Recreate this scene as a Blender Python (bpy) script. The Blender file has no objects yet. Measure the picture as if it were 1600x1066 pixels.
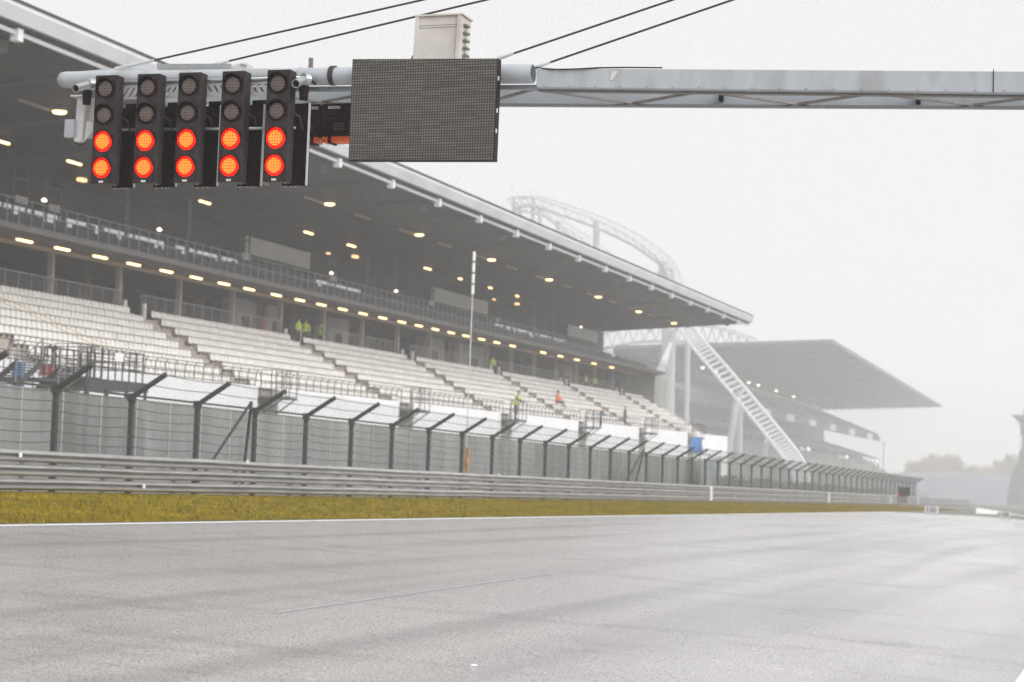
import bpy, math, random
from mathutils import Vector, Matrix

random.seed(7)
SC = bpy.context.scene
COL = SC.collection

# ------------------------------------------------------------------ camera
F = 3000.0                       # focal length in pixels of the 1600 px wide photograph
CAMH = 1.6
def _n(v): return Vector(v).normalized()
dY = _n((977 / F, -218 / F, -1))                 # the straight's level direction, in camera axes
nv = 0.033
dZ = _n((nv, 1.0, nv * 977 / F - 218 / F))
dX = dY.cross(dZ).normalized()
ROT = Matrix((dX, dY, dZ))                       # camera axes -> world axes
CAM = Vector((0, 0, CAMH))
cd = bpy.data.cameras.new('camera')
cam = bpy.data.objects.new('camera', cd)
COL.objects.link(cam)
cam.matrix_world = Matrix.Translation(CAM) @ ROT.to_4x4()
cd.sensor_width = 36.0
cd.lens = F / 1600 * 36.0
cd.clip_start = 0.1
cd.clip_end = 5000
cd.dof.use_dof = True
cd.dof.focus_distance = 22.5
cd.dof.aperture_fstop = 2.2
SC.camera = cam

def ray(px, py): return ROT @ Vector(((px - 800) / F, -(py - 533) / F, -1))
def at_y(px, py, y): r = ray(px, py); return CAM + r * (y / r.y)
def at_d(px, py, D): r = ray(px, py); return CAM + r * (-D / r.x)
def at_z(px, py, Z): return CAM + ray(px, py) * (Z * (1.8 if Z > 250 else 1))   # the far structures stand well back in the mist
def T(px, D):                                     # distance along the straight of column px at lateral D
    return (F / (0.951 * (1777 - px)) - 0.309) / 0.951 * D

_d2 = ROT @ _n((977 / F, -261 / F, -1))
G = -_d2.z / _d2.y                                # the straight runs downhill
CS = 0.036                                        # cross fall
DR = 26.4                                         # guardrail distance
def gz(x, y):
    D = min(max(-x, -3.0), DR)
    return CS * D - G * y

# ------------------------------------------------------------------ world, sun, exposure
W = bpy.data.worlds.new('World'); SC.world = W; W.use_nodes = True
nt = W.node_tree; nt.nodes.clear()
sky = nt.nodes.new('ShaderNodeTexSky'); sky.sky_type = 'NISHITA'; sky.sun_disc = False
sky.sun_elevation = math.radians(42); sky.sun_rotation = math.radians(118)
hs = nt.nodes.new('ShaderNodeHueSaturation'); hs.inputs['Saturation'].default_value = 0.0
mx = nt.nodes.new('ShaderNodeMix'); mx.data_type = 'RGBA'; mx.inputs[0].default_value = 0.93
mx.inputs[7].default_value = (7.6, 7.6, 7.7, 1)
bg = nt.nodes.new('ShaderNodeBackground'); bg.inputs[1].default_value = 0.05
out = nt.nodes.new('ShaderNodeOutputWorld')
nt.links.new(sky.outputs[0], hs.inputs['Color']); nt.links.new(hs.outputs[0], mx.inputs[6])
nt.links.new(mx.outputs[2], bg.inputs[0]); nt.links.new(bg.outputs[0], out.inputs[0])
sl = bpy.data.lights.new('sun', 'SUN'); sl.energy = 1.5; sl.angle = math.radians(60); sl.color = (1, 0.985, 0.96)
sun = bpy.data.objects.new('sun', sl); COL.objects.link(sun)
sun.rotation_euler = (math.radians(52), 0, math.radians(66))
SC.view_settings.view_transform = 'Standard'; SC.view_settings.look = 'None'
SC.view_settings.gamma = 1; SC.view_settings.exposure = 1.25
SC.cycles.use_denoising = True; SC.cycles.denoising_input_passes = 'RGB_ALBEDO'; SC.cycles.denoising_prefilter = 'NONE'
SC.cycles.volume_bounces = 4
SC.cycles.max_bounces = 8
SC.cycles.diffuse_bounces = 3
SC.cycles.transparent_max_bounces = 32
SC.cycles.caustics_reflective = False; SC.cycles.caustics_refractive = False

# ------------------------------------------------------------------ materials
def mat(name, col, rough=0.6, metal=0.0, var=0.12, scale=3.0, bump=0.0, bscale=30.0, stretch=(1, 1, 1), dirt=None, dirt_amt=0.0, emit=None, estr=0.0, spec=0.5):
    m = bpy.data.materials.new(name); m.use_nodes = True
    t = m.node_tree; b = t.nodes['Principled BSDF']
    tc = t.nodes.new('ShaderNodeTexCoord'); mp = t.nodes.new('ShaderNodeMapping'); mp.inputs['Scale'].default_value = stretch
    t.links.new(tc.outputs['Object'], mp.inputs[0])
    nz = t.nodes.new('ShaderNodeTexNoise'); nz.inputs['Scale'].default_value = scale; nz.inputs['Detail'].default_value = 5
    t.links.new(mp.outputs[0], nz.inputs['Vector'])
    r = t.nodes.new('ShaderNodeValToRGB'); r.color_ramp.elements[0].position = 0.3; r.color_ramp.elements[1].position = 0.7
    lo = [c * (1 - var) for c in col[:3]] + [1]; hi = [min(1, c * (1 + var)) for c in col[:3]] + [1]
    r.color_ramp.elements[0].color = lo; r.color_ramp.elements[1].color = hi
    t.links.new(nz.outputs[0], r.inputs[0])
    last = r.outputs[0]
    if dirt:
        n2 = t.nodes.new('ShaderNodeTexNoise'); n2.inputs['Scale'].default_value = scale * 0.45; n2.inputs['Detail'].default_value = 8
        t.links.new(mp.outputs[0], n2.inputs['Vector'])
        r2 = t.nodes.new('ShaderNodeValToRGB'); r2.color_ramp.elements[0].position = 0.5; r2.color_ramp.elements[1].position = 0.68
        r2.color_ramp.elements[1].color = (dirt_amt,) * 3 + (1,)
        t.links.new(n2.outputs[0], r2.inputs[0])
        mm = t.nodes.new('ShaderNodeMix'); mm.data_type = 'RGBA'
        t.links.new(r2.outputs[0], mm.inputs[0]); t.links.new(last, mm.inputs[6]); mm.inputs[7].default_value = tuple(dirt) + (1,)
        last = mm.outputs[2]
    t.links.new(last, b.inputs['Base Color'])
    b.inputs['Roughness'].default_value = rough; b.inputs['Metallic'].default_value = metal
    b.inputs['Specular IOR Level'].default_value = spec
    if bump:
        n3 = t.nodes.new('ShaderNodeTexNoise'); n3.inputs['Scale'].default_value = bscale; n3.inputs['Detail'].default_value = 6
        t.links.new(mp.outputs[0], n3.inputs['Vector'])
        bp = t.nodes.new('ShaderNodeBump'); bp.inputs['Strength'].default_value = bump; bp.inputs['Distance'].default_value = 0.02
        t.links.new(n3.outputs[0], bp.inputs['Height']); t.links.new(bp.outputs[0], b.inputs['Normal'])
    if emit:
        b.inputs['Emission Color'].default_value = tuple(emit) + (1,); b.inputs['Emission Strength'].default_value = estr
    return m

M = {}
M['gantry'] = mat('painted_steel', (0.42, 0.45, 0.48), 0.42, 0.0, 0.07, 6, stretch=(1, 1, .25), bump=0.04, dirt=(0.22, 0.21, 0.2), dirt_amt=0.45)
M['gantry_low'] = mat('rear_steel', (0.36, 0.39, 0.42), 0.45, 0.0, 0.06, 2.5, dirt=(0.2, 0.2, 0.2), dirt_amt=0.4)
M['brace'] = mat('weathered_steel', (0.22, 0.21, 0.2), 0.6, 0.3, 0.2, 12)
M['galv'] = mat('galvanised_steel', (0.45, 0.46, 0.47), 0.4, 0.7, 0.12, 8)
M['galvw'] = mat('light_galvanised_plate', (0.6, 0.6, 0.6), 0.5, 0.2, 0.08, 9)
M['black'] = mat('black_coat_glow_tint', (0.014, 0.007, 0.008), 0.5, 0, 0.25, 9, bump=0.05, spec=0.12)  # black coat, reddened in its base colour for the start lamps' red glow
M['blackf'] = mat('dark_housing_face', (0.026, 0.018, 0.019), 0.4, 0, 0.3, 12, dirt=(.05,.045,.045), dirt_amt=.5, spec=0.25)  # slight red in the colour stands in for lamp glow
M['cable'] = mat('dark_cable', (0.04, 0.035, 0.035), 0.5, 0.2, 0.1)
M['beige'] = mat('off_white_cabinet', (0.62, 0.59, 0.54), 0.5, 0, 0.04, 4, dirt=(0.35, 0.3, 0.25), dirt_amt=0.35)
M['whitebox'] = mat('white_plastic', (0.62, 0.61, 0.6), 0.5, 0, 0.05, 6, dirt=(0.3, 0.28, 0.27), dirt_amt=0.5)
M['white'] = mat('white_paint', (0.8, 0.8, 0.8), 0.5, 0, 0.04, 1.5, dirt=(0.5, 0.48, 0.46), dirt_amt=0.25)
M['wall'] = mat('white_concrete_wall', (0.88, 0.88, 0.9), 0.7, 0, 0.03, 0.4, dirt=(0.7, 0.69, 0.68), dirt_amt=0.35)
M['seat'] = mat('white_seat_plastic', (0.86, 0.84, 0.8), 0.4, 0, 0.07, 0.9, dirt=(0.6, 0.57, 0.52), dirt_amt=0.35)
M['concrete'] = mat('weathered_concrete', (0.42, 0.37, 0.325), 0.85, 0, 0.18, 1.2, bump=0.2)
M['concrete_g'] = mat('grey_concrete', (0.33, 0.32, 0.31), 0.8, 0, 0.12, 0.6)
M['panel'] = mat('pale_wall_panel', (0.5, 0.5, 0.51), 0.7, 0, 0.08, 0.5)
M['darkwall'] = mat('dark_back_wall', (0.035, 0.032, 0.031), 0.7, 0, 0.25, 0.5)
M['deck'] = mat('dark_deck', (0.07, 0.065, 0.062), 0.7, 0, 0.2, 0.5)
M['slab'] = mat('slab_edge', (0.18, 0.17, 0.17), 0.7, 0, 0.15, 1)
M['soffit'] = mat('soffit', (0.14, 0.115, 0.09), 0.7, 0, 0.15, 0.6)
M['lip'] = mat('soffit_lip', (0.45, 0.4, 0.35), 0.6, 0, 0.1, 1)
M['column'] = mat('concrete_column', (0.38, 0.35, 0.32), 0.8, 0, 0.1, 1)
M['fascia'] = mat('roof_fascia', (0.66, 0.68, 0.72), 0.5, 0.0, 0.05, 0.5, dirt=(0.42, 0.43, 0.45), dirt_amt=0.4)
M['beam'] = mat('roof_beam', (0.11, 0.1, 0.1), 0.6, 0, 0.1, 1)
M['rail'] = mat('dark_railing', (0.06, 0.06, 0.062), 0.5, 0.3, 0.1, 3)
M['railg'] = mat('grey_railing', (0.3, 0.3, 0.31), 0.5, 0.3, 0.1, 3)
M['post'] = mat('fence_post_steel', (0.055, 0.058, 0.058), 0.55, 0.2, 0.15, 2)
M['wire'] = mat('fence_wire', (0.1, 0.1, 0.1), 0.5, 0.4, 0.15, 2)
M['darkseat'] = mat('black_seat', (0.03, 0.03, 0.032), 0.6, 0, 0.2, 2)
M['board'] = mat('pale_blank_board', (0.86, 0.85, 0.84), 0.6, 0, 0.04, 0.4)
M['red'] = mat('red_paint', (0.45, 0.03, 0.02), 0.5)
M['orange'] = mat('orange_plastic', (0.5, 0.25, 0.09), 0.5, 0, 0.15, 6)
M['orangelit'] = mat('orange_light_paint', (0.8, 0.12, 0.02), 0.4, 0, 0.3, 12)  # orange light under the cases, painted as plain colour without emission
M['blue'] = mat('blue_cover', (0.05, 0.16, 0.42), 0.6, 0, 0.25, 2.5)
M['skyblue'] = mat('blue_banner', (0.04, 0.25, 0.6), 0.5, 0, 0.1, 2)
M['bluegrey'] = mat('blue_stadium_seating', (0.09, 0.105, 0.2), 0.7, 0, 0.3, 0.35)
M['coaster'] = mat('coaster_steel', (0.42, 0.43, 0.46), 0.5, 0, 0.06, 0.2)
M['coasterl'] = mat('coaster_steel_light', (0.62, 0.63, 0.65), 0.5, 0, 0.06, 0.2)
M['farconc'] = mat('far_concrete', (0.19, 0.185, 0.18), 0.8, 0, 0.2, 0.15)
M['fardark'] = mat('far_dark_structure', (0.1, 0.1, 0.105), 0.8, 0, 0.2, 0.15)
M['farroof'] = mat('far_roof_sheeting', (0.16, 0.155, 0.155), 0.7, 0, 0.06, 0.1)
M['hivis'] = mat('hi_vis_fabric', (0.55, 0.72, 0.05), 0.7, 0, 0.12, 8, emit=(0.55, 0.72, 0.05), estr=0.0)
M['navy'] = mat('dark_trousers', (0.03, 0.032, 0.04), 0.8, 0, 0.2, 8)
M['jacket'] = mat('dark_jacket', (0.05, 0.055, 0.07), 0.8, 0, 0.2, 8)
M['teal'] = mat('teal_jacket', (0.08, 0.2, 0.25), 0.8, 0, 0.2, 8)
M['skin'] = mat('skin', (0.55, 0.35, 0.27), 0.6, 0, 0.05)
M['hair'] = mat('dark_hair', (0.05, 0.035, 0.025), 0.7)
M['orangef'] = mat('orange_fabric', (0.8, 0.22, 0.05), 0.7)
M['reflect'] = mat('silver_stripe', (0.6, 0.6, 0.6), 0.3)
M['leaf'] = mat('autumn_leaves', (0.26, 0.17, 0.07), 0.8, 0, 0.5, 0.12)
M['leafg'] = mat('dull_green_leaves', (0.1, 0.11, 0.05), 0.8, 0, 0.5, 0.12)
M['bark'] = mat('bark', (0.1, 0.08, 0.06), 0.9)
M['text'] = mat('white_lettering', (0.75, 0.72, 0.72), 0.5, 0, 0.02)
M['textk'] = mat('black_lettering', (0.04, 0.04, 0.045), 0.5, 0, 0.02)
M['lamp'] = mat('lamp_glass_lit', (0.9, 0.85, 0.7), 0.4, 0, 0.02, emit=(1.0, 0.62, 0.28), estr=1.8)
M['lamp2'] = mat('lamp_glass_amber', (0.8, 0.6, 0.4), 0.4, 0, 0.02, emit=(1.0, 0.58, 0.25), estr=0.8)
M['lampw'] = mat('lamp_glass_white', (0.9, 0.9, 0.85), 0.4, 0, 0.02, emit=(1.0, 0.9, 0.75), estr=1.0)
M['eye'] = mat('eye', (0.02, 0.02, 0.02), 0.3)

def nodes(m): return m.node_tree, m.node_tree.nodes['Principled BSDF']
def mth(t, op, a, b=None, c=None):
    n = t.nodes.new('ShaderNodeMath'); n.operation = op
    for i, v in enumerate((a, b, c)):
        if v is None: continue
        if isinstance(v, (int, float)): n.inputs[i].default_value = v
        else: t.links.new(v, n.inputs[i])
    return n.outputs[0]
def sepobj(t, kind='Object'):
    tc = t.nodes.new('ShaderNodeTexCoord'); s = t.nodes.new('ShaderNodeSeparateXYZ')
    t.links.new(tc.outputs[kind], s.inputs[0]); return tc, s
def mixc(t, fac, a, b):
    n = t.nodes.new('ShaderNodeMix'); n.data_type = 'RGBA'
    if isinstance(fac, (int, float)): n.inputs[0].default_value = fac
    else: t.links.new(fac, n.inputs[0])
    for i, v in ((6, a), (7, b)):
        if isinstance(v, tuple): n.inputs[i].default_value = v
        else: t.links.new(v, n.inputs[i])
    return n.outputs[2]
def ramp(t, src, p0, p1, c0=(0, 0, 0, 1), c1=(1, 1, 1, 1)):
    r = t.nodes.new('ShaderNodeValToRGB'); e = r.color_ramp.elements
    e[0].position = p0; e[1].position = p1; e[0].color = c0; e[1].color = c1
    t.links.new(src, r.inputs[0]); return r.outputs[0]
def noise(t, vec, scale, detail=5, stretch=None, rough=0.5):
    if stretch:
        mp = t.nodes.new('ShaderNodeMapping'); mp.inputs['Scale'].default_value = stretch
        t.links.new(vec, mp.inputs[0]); vec = mp.outputs[0]
    n = t.nodes.new('ShaderNodeTexNoise'); n.inputs['Scale'].default_value = scale; n.inputs['Detail'].default_value = detail
    n.inputs['Roughness'].default_value = rough
    t.links.new(vec, n.inputs['Vector']); return n.outputs[0]

# wet asphalt
def make_asphalt():
    m = mat('wet_asphalt', (0.2, 0.2, 0.2), 0.3); t, b = nodes(m)
    tc, s = sepobj(t); v = tc.outputs['Object']
    big = noise(t, v, 0.22, 6, (1.0, 0.35, 1), 0.6)
    streak = noise(t, v, 1.0, 1.5, (1.0, 0.03, 1), 0.4)
    cross = noise(t, v, 0.8, 4, (0.45, 1.0, 1), 0.6)
    grain = noise(t, v, 44, 4, None, 0.85)
    lstreak = noise(t, v, 0.75, 1.5, (1.0, 0.02, 1), 0.4)
    c = mixc(t, ramp(t, big, 0.35, 0.7), (0.52, 0.498, 0.494, 1), (0.66, 0.65, 0.645, 1))
    c = mixc(t, mth(t, 'MULTIPLY', ramp(t, streak, 0.5, 0.7), 0.42), c, (0.15, 0.146, 0.145, 1))
    patch = mth(t, 'MULTIPLY', ramp(t, cross, 0.5, 0.68), ramp(t, noise(t, v, 0.2, 3, None, 0.5), 0.4, 0.58))
    c = mixc(t, mth(t, 'MULTIPLY', patch, 0.42), c, (0.08, 0.076, 0.076, 1))
    c = mixc(t, mth(t, 'MULTIPLY', ramp(t, grain, 0.35, 0.62), 0.42), (0.07, 0.068, 0.068, 1), c) if False else mixc(t, ramp(t, grain, 0.4, 0.53), mixc(t, 0.85, c, (0.04, 0.037, 0.037, 1)), mixc(t, ramp(t, grain, 0.62, 0.7), c, (0.6, 0.59, 0.58, 1)))
    t.links.new(c, b.inputs['Base Color'])
    c = mixc(t, mth(t, 'MULTIPLY', ramp(t, lstreak, 0.5, 0.66), 0.4), c, (0.5, 0.5, 0.495, 1))
    rr = mth(t, 'MULTIPLY_ADD', ramp(t, big, 0.3, 0.7), -0.12, 0.26)
    rr = mth(t, 'ADD', rr, mth(t, 'MULTIPLY', ramp(t, cross, 0.56, 0.74), 0.1))
    t.links.new(rr, b.inputs['Roughness'])
    sp_ = mth(t, 'MULTIPLY_ADD', ramp(t, grain, 0.4, 0.58), 0.75, 0.12)
    sp_ = mth(t, 'MULTIPLY', sp_, mth(t, 'SUBTRACT', 1.0, mth(t, 'MULTIPLY', patch, 0.4)))
    t.links.new(sp_, b.inputs['Specular IOR Level'])
    bp = t.nodes.new('ShaderNodeBump'); bp.inputs['Strength'].default_value = 0.5; bp.inputs['Distance'].default_value = 0.004
    t.links.new(grain, bp.inputs['Height']); t.links.new(bp.outputs[0], b.inputs['Normal'])
    return m
M['asphalt'] = make_asphalt()
M['grass'] = mat('autumn_turf', (0.19, 0.135, 0.006), 0.9, 0, 0.3, 0.8, bump=0.6, bscale=14, dirt=(0.1, 0.1, 0.006), dirt_amt=0.6, spec=0.1)
M['blade'] = mat('grass_blade', (0.25, 0.187, 0.006), 0.8, 0, 0.45, 1.3, dirt=(0.11, 0.12, 0.006), dirt_amt=0.6, spec=0.1)
M['ground'] = mat('service_ground', (0.16, 0.16, 0.14), 0.9, 0, 0.2, 0.3)
M['line'] = mat('white_road_paint', (0.82, 0.82, 0.82), 0.45, 0, 0.05, 2.0, dirt=(0.5, 0.49, 0.48), dirt_amt=0.4)
M['kerbgrey'] = mat('worn_edge', (0.3, 0.28, 0.27), 0.7, 0, 0.3, 3)

def make_armco():
    m = mat('guardrail_steel', (0.5, 0.5, 0.5), 0.42, 0.55); t, b = nodes(m)
    tc, s = sepobj(t)
    sec = mth(t, 'FLOOR', mth(t, 'MULTIPLY', s.outputs[1], 0.25))
    lvl = mth(t, 'FLOOR', mth(t, 'MULTIPLY_ADD', s.outputs[1], 0.25 * 0.24, 0.4))
    wn = t.nodes.new('ShaderNodeTexWhiteNoise'); wn.noise_dimensions = '1D'; t.links.new(lvl, wn.inputs['W'])
    n = noise(t, tc.outputs['Object'], 2.2, 7, (1, 0.35, 3), 0.65)
    c = mixc(t, ramp(t, n, 0.32, 0.7), (0.4, 0.395, 0.39, 1), (0.68, 0.68, 0.69, 1))
    c = mixc(t, mth(t, 'MULTIPLY', wn.outputs[0], 0.35), c, (0.3, 0.3, 0.29, 1))
    n2 = noise(t, tc.outputs['Object'], 5, 7, (1, 0.5, 2), 0.7)
    c = mixc(t, mth(t, 'MULTIPLY', ramp(t, n2, 0.6, 0.75), 0.6), c, (0.16, 0.12, 0.09, 1))
    t.links.new(c, b.inputs['Base Color']); return m
M['armco'] = make_armco()

def make_screen():
    m = mat('led_matrix', (0.1, 0.1, 0.09), 0.5); t, b = nodes(m)
    tc, s = sepobj(t)
    P = 0.0315
    def wave(o, p):
        return mth(t, 'ABSOLUTE', mth(t, 'SUBTRACT', mth(t, 'FRACT', mth(t, 'DIVIDE', o, p)), 0.5))
    fx = wave(s.outputs[0], P); fz = wave(s.outputs[2], P)
    d = mth(t, 'SQRT', mth(t, 'ADD', mth(t, 'POWER', fx, 2), mth(t, 'POWER', fz, 2)))
    dot = ramp(t, d, 0.1, 0.42, (1, 1, 1, 1), (0, 0, 0, 1))
    cb_ = t.nodes.new('ShaderNodeCombineXYZ')
    t.links.new(mth(t, 'FLOOR', mth(t, 'DIVIDE', s.outputs[0], P * 7)), cb_.inputs[0]); t.links.new(mth(t, 'FLOOR', mth(t, 'DIVIDE', s.outputs[2], P)), cb_.inputs[2])
    wn = t.nodes.new('ShaderNodeTexWhiteNoise'); t.links.new(cb_.outputs[0], wn.inputs['Vector'])
    rn = mth(t, 'ADD', mth(t, 'MULTIPLY', noise(t, tc.outputs['Object'], 9, 4, (0.25, 1, 6), 0.7), 0.75), mth(t, 'MULTIPLY', wn.outputs[0], 0.25))
    br = t.nodes.new('ShaderNodeMapRange'); t.links.new(rn, br.inputs[0])
    br.inputs[1].default_value = 0.3; br.inputs[2].default_value = 0.7; br.inputs[3].default_value = 0.35; br.inputs[4].default_value = 1.3
    c = mixc(t, mth(t, 'MULTIPLY', dot, br.outputs[0]), (0.035, 0.033, 0.028, 1), (0.23, 0.21, 0.18, 1))
    t.links.new(c, b.inputs['Base Color']); return m
M['screen'] = make_screen()

def make_lens(lit):
    m = mat('red_lens_lit' if lit else 'lens_dark', (0.1, 0.05, 0.045), 0.35); t, b = nodes(m)
    tc, s = sepobj(t)
    P = 0.034
    fx = mth(t, 'ABSOLUTE', mth(t, 'SUBTRACT', mth(t, 'FRACT', mth(t, 'DIVIDE', s.outputs[0], P)), 0.5))
    fz = mth(t, 'ABSOLUTE', mth(t, 'SUBTRACT', mth(t, 'FRACT', mth(t, 'DIVIDE', s.outputs[2], P)), 0.5))
    g = mth(t, 'MAXIMUM', fx, fz)
    line = ramp(t, g, 0.3, 0.42)
    if lit:
        c = mixc(t, line, (1.0, 0.27, 0.003, 1), (0.8, 0.03, 0.001, 1))
        t.links.new(c, b.inputs['Emission Color']); b.inputs['Emission Strength'].default_value = 0.85
        b.inputs['Base Color'].default_value = (0.1, 0.01, 0.004, 1); b.inputs['Specular IOR Level'].default_value = 0.15
    else:
        c = mixc(t, line, (0.15, 0.115, 0.1, 1), (0.06, 0.04, 0.038, 1))
        t.links.new(c, b.inputs['Base Color'])
    return m
M['lens_on'] = make_lens(True); M['lens_off'] = make_lens(False)
M['ring_on'] = mat('red_lens_rim_lit', (0.2, 0.005, 0.003), 0.4, emit=(1.0, 0.004, 0.001), estr=1.5, spec=0.1)

def make_glass_wall():
    m = mat('frosted_barrier_sheet', (0.36, 0.37, 0.365), 0.35); t, b = nodes(m)
    ge = t.nodes.new('ShaderNodeNewGeometry'); gp_ = ge.outputs['Position']
    n1 = noise(t, gp_, 0.8, 5, (1, 1, 0.25), 0.6); n2 = noise(t, gp_, 0.16, 3, (1, 1, .6), 0.5)
    c = mixc(t, ramp(t, n1, 0.3, 0.7), (0.22, 0.23, 0.225, 1), (0.44, 0.45, 0.445, 1))
    c = mixc(t, mth(t, 'MULTIPLY', ramp(t, n2, 0.45, 0.62), 0.6), c, (0.15, 0.16, 0.155, 1))
    t.links.new(c, b.inputs['Base Color'])
    tr = t.nodes.new('ShaderNodeBsdfTransparent'); tr.inputs[0].default_value = (0.85, 0.9, 0.88, 1)
    mi = t.nodes.new('ShaderNodeMixShader'); mi.inputs[0].default_value = 0.74
    o = t.nodes['Material Output']
    t.links.new(tr.outputs[0], mi.inputs[1]); t.links.new(b.outputs[0], mi.inputs[2]); t.links.new(mi.outputs[0], o.inputs[0])
    return m
M['frost'] = make_glass_wall()
def make_pane(name, a, col):
    m = mat(name, col, 0.15); t, b = nodes(m)
    tr = t.nodes.new('ShaderNodeBsdfTransparent'); mi = t.nodes.new('ShaderNodeMixShader'); mi.inputs[0].default_value = a
    o = t.nodes['Material Output']
    t.links.new(tr.outputs[0], mi.inputs[1]); t.links.new(b.outputs[0], mi.inputs[2]); t.links.new(mi.outputs[0], o.inputs[0])
    return m
M['pane'] = make_pane('clear_pane', 0.07, (0.25, 0.26, 0.27))
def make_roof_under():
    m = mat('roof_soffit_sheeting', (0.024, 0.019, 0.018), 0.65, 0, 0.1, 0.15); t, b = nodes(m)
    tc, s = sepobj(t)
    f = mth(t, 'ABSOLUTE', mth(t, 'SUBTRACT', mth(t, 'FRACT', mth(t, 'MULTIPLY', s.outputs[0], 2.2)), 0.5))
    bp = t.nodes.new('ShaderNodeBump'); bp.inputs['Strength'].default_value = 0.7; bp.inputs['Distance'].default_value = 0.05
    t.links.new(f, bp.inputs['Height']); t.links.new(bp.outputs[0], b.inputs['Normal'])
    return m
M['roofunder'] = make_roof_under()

# ------------------------------------------------------------------ mesh builder
class MB:
    def __init__(s): s.v = []; s.f = []; s.mi = []
    def add(s, vs, fs, mi=0):
        o = len(s.v); s.v += [tuple(v) for v in vs]; s.f += [tuple(i + o for i in f) for f in fs]; s.mi += [mi] * len(fs)
    def box(s, x0, x1, y0, y1, z0, z1, mi=0):
        s.add([(x0, y0, z0), (x1, y0, z0), (x1, y1, z0), (x0, y1, z0), (x0, y0, z1), (x1, y0, z1), (x1, y1, z1), (x0, y1, z1)],
              [(0, 3, 2, 1), (4, 5, 6, 7), (0, 1, 5, 4), (1, 2, 6, 5), (2, 3, 7, 6), (3, 0, 4, 7)], mi)
    def hexa(s, p, mi=0):
        s.add(p, [(0, 3, 2, 1), (4, 5, 6, 7), (0, 1, 5, 4), (1, 2, 6, 5), (2, 3, 7, 6), (3, 0, 4, 7)], mi)
    def bar(s, a, b, w, h=None, mi=0, up=(0, 0, 1)):
        a = Vector(a); b = Vector(b); h = h or w; d = (b - a).normalized(); u = Vector(up)
        if abs(d.dot(u)) > 0.98: u = Vector((0, 1, 0))
        r = d.cross(u).normalized(); u = r.cross(d).normalized()
        p = [q + r * (i * w / 2) + u * (j * h / 2) for q in (a, b) for i, j in ((-1, -1), (1, -1), (1, 1), (-1, 1))]
        s.add(p, [(0, 1, 2, 3), (7, 6, 5, 4), (0, 4, 5, 1), (1, 5, 6, 2), (2, 6, 7, 3), (3, 7, 4, 0)], mi)
    def tube(s, pts, r, n=8, mi=0, cap=True, radii=None):
        pts = [Vector(p) for p in pts]; rings = []
        for i, p in enumerate(pts):
            d = (pts[min(i + 1, len(pts) - 1)] - pts[max(i - 1, 0)]).normalized()
            u = Vector((0, 0, 1)) if abs(d.z) < 0.95 else Vector((1, 0, 0))
            x = d.cross(u).normalized(); y = x.cross(d)
            rr = radii[i] if radii else r
            rings.append([p + x * rr * math.cos(k * 2 * math.pi / n) + y * rr * math.sin(k * 2 * math.pi / n) for k in range(n)])
        vs = [v for g in rings for v in g]; fs = []
        for i in range(len(pts) - 1):
            for k in range(n):
                k2 = (k + 1) % n
                fs.append((i * n + k, i * n + k2, (i + 1) * n + k2, (i + 1) * n + k))
        if cap:
            fs.append(tuple(range(n))[::-1]); fs.append(tuple((len(pts) - 1) * n + k for k in range(n)))
        s.add(vs, fs, mi)
    def pipe(s, a, b, r, ri, n=20, mi=0):           # open-ended tube with wall thickness
        s.tube([a, b], r, n, mi, cap=False)
        a = Vector(a); b = Vector(b)
        s.tube([b, a], ri, n, mi, cap=False)
        d = (b - a).normalized(); u = Vector((0, 0, 1)) if abs(d.z) < 0.95 else Vector((1, 0, 0))
        x = d.cross(u).normalized(); y = x.cross(d)
        for q in (a, b):
            vs = []; 
            for rr in (r, ri): vs += [q + x * rr * math.cos(k * 2 * math.pi / n) + y * rr * math.sin(k * 2 * math.pi / n) for k in range(n)]
            s.add(vs, [(k, (k + 1) % n, n + (k + 1) % n, n + k) for k in range(n)], mi)
    def prism(s, prof, y0, y1, mi=0, closed=True):   # profile of (x,z) along y
        n = len(prof)
        vs = [(x, y0, z) for x, z in prof] + [(x, y1, z) for x, z in prof]
        fs = [(i, (i + 1) % n, n + (i + 1) % n, n + i) for i in range(n if closed else n - 1)]
        if closed: fs += [tuple(range(n))[::-1], tuple(range(n, 2 * n))]
        s.add(vs, fs, mi)
    def build(s, name, m, parent=None, loc=None, smooth=False):
        me = bpy.data.meshes.new(name); 
        L = Vector(loc) if loc is not None else None
        vs = [tuple(Vector(v) - L) for v in s.v] if L is not None else s.v
        me.from_pydata(vs, [], s.f); ms = m if isinstance(m, (list, tuple)) else [m]
        for q in ms: me.materials.append(q)
        me.polygons.foreach_set('material_index', s.mi)
        if smooth: me.polygons.foreach_set('use_smooth', [True] * len(s.f))
        me.update()
        return link(name, me, parent, loc)
def link(name, me, parent=None, loc=None):
    o = bpy.data.objects.new(name, me); COL.objects.link(o)
    if parent is not None: o.parent = parent
    if loc is not None:
        L = Vector(loc)
        if parent is not None:
            L = L - world_loc(parent)
        o.location = L
    elif parent is not None:
        o.location = -world_loc(parent)
    return o
def world_loc(o):
    L = Vector((0, 0, 0))
    while o is not None: L = L + o.location; o = o.parent
    return L
def tag(o, label=None, cat=None, group=None, kind=None):
    if label: o['label'] = label
    if cat: o['category'] = cat
    if group: o['group'] = group
    if kind: o['kind'] = kind
    return o
def empty(name, loc, label, cat, group=None):
    o = bpy.data.objects.new(name, None); COL.objects.link(o); o.location = loc; o.empty_display_size = 0.3
    return tag(o, label, cat, group)
def copy_tree(o, parent=None):
    c = o.copy(); COL.objects.link(c)
    if parent is not None: c.parent = parent
    for ch in KIDS.get(o.name, []) : pass
    for ch in [q for q in COL.objects if q.parent == o]: copy_tree(ch, c)
    return c
KIDS = {}
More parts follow.
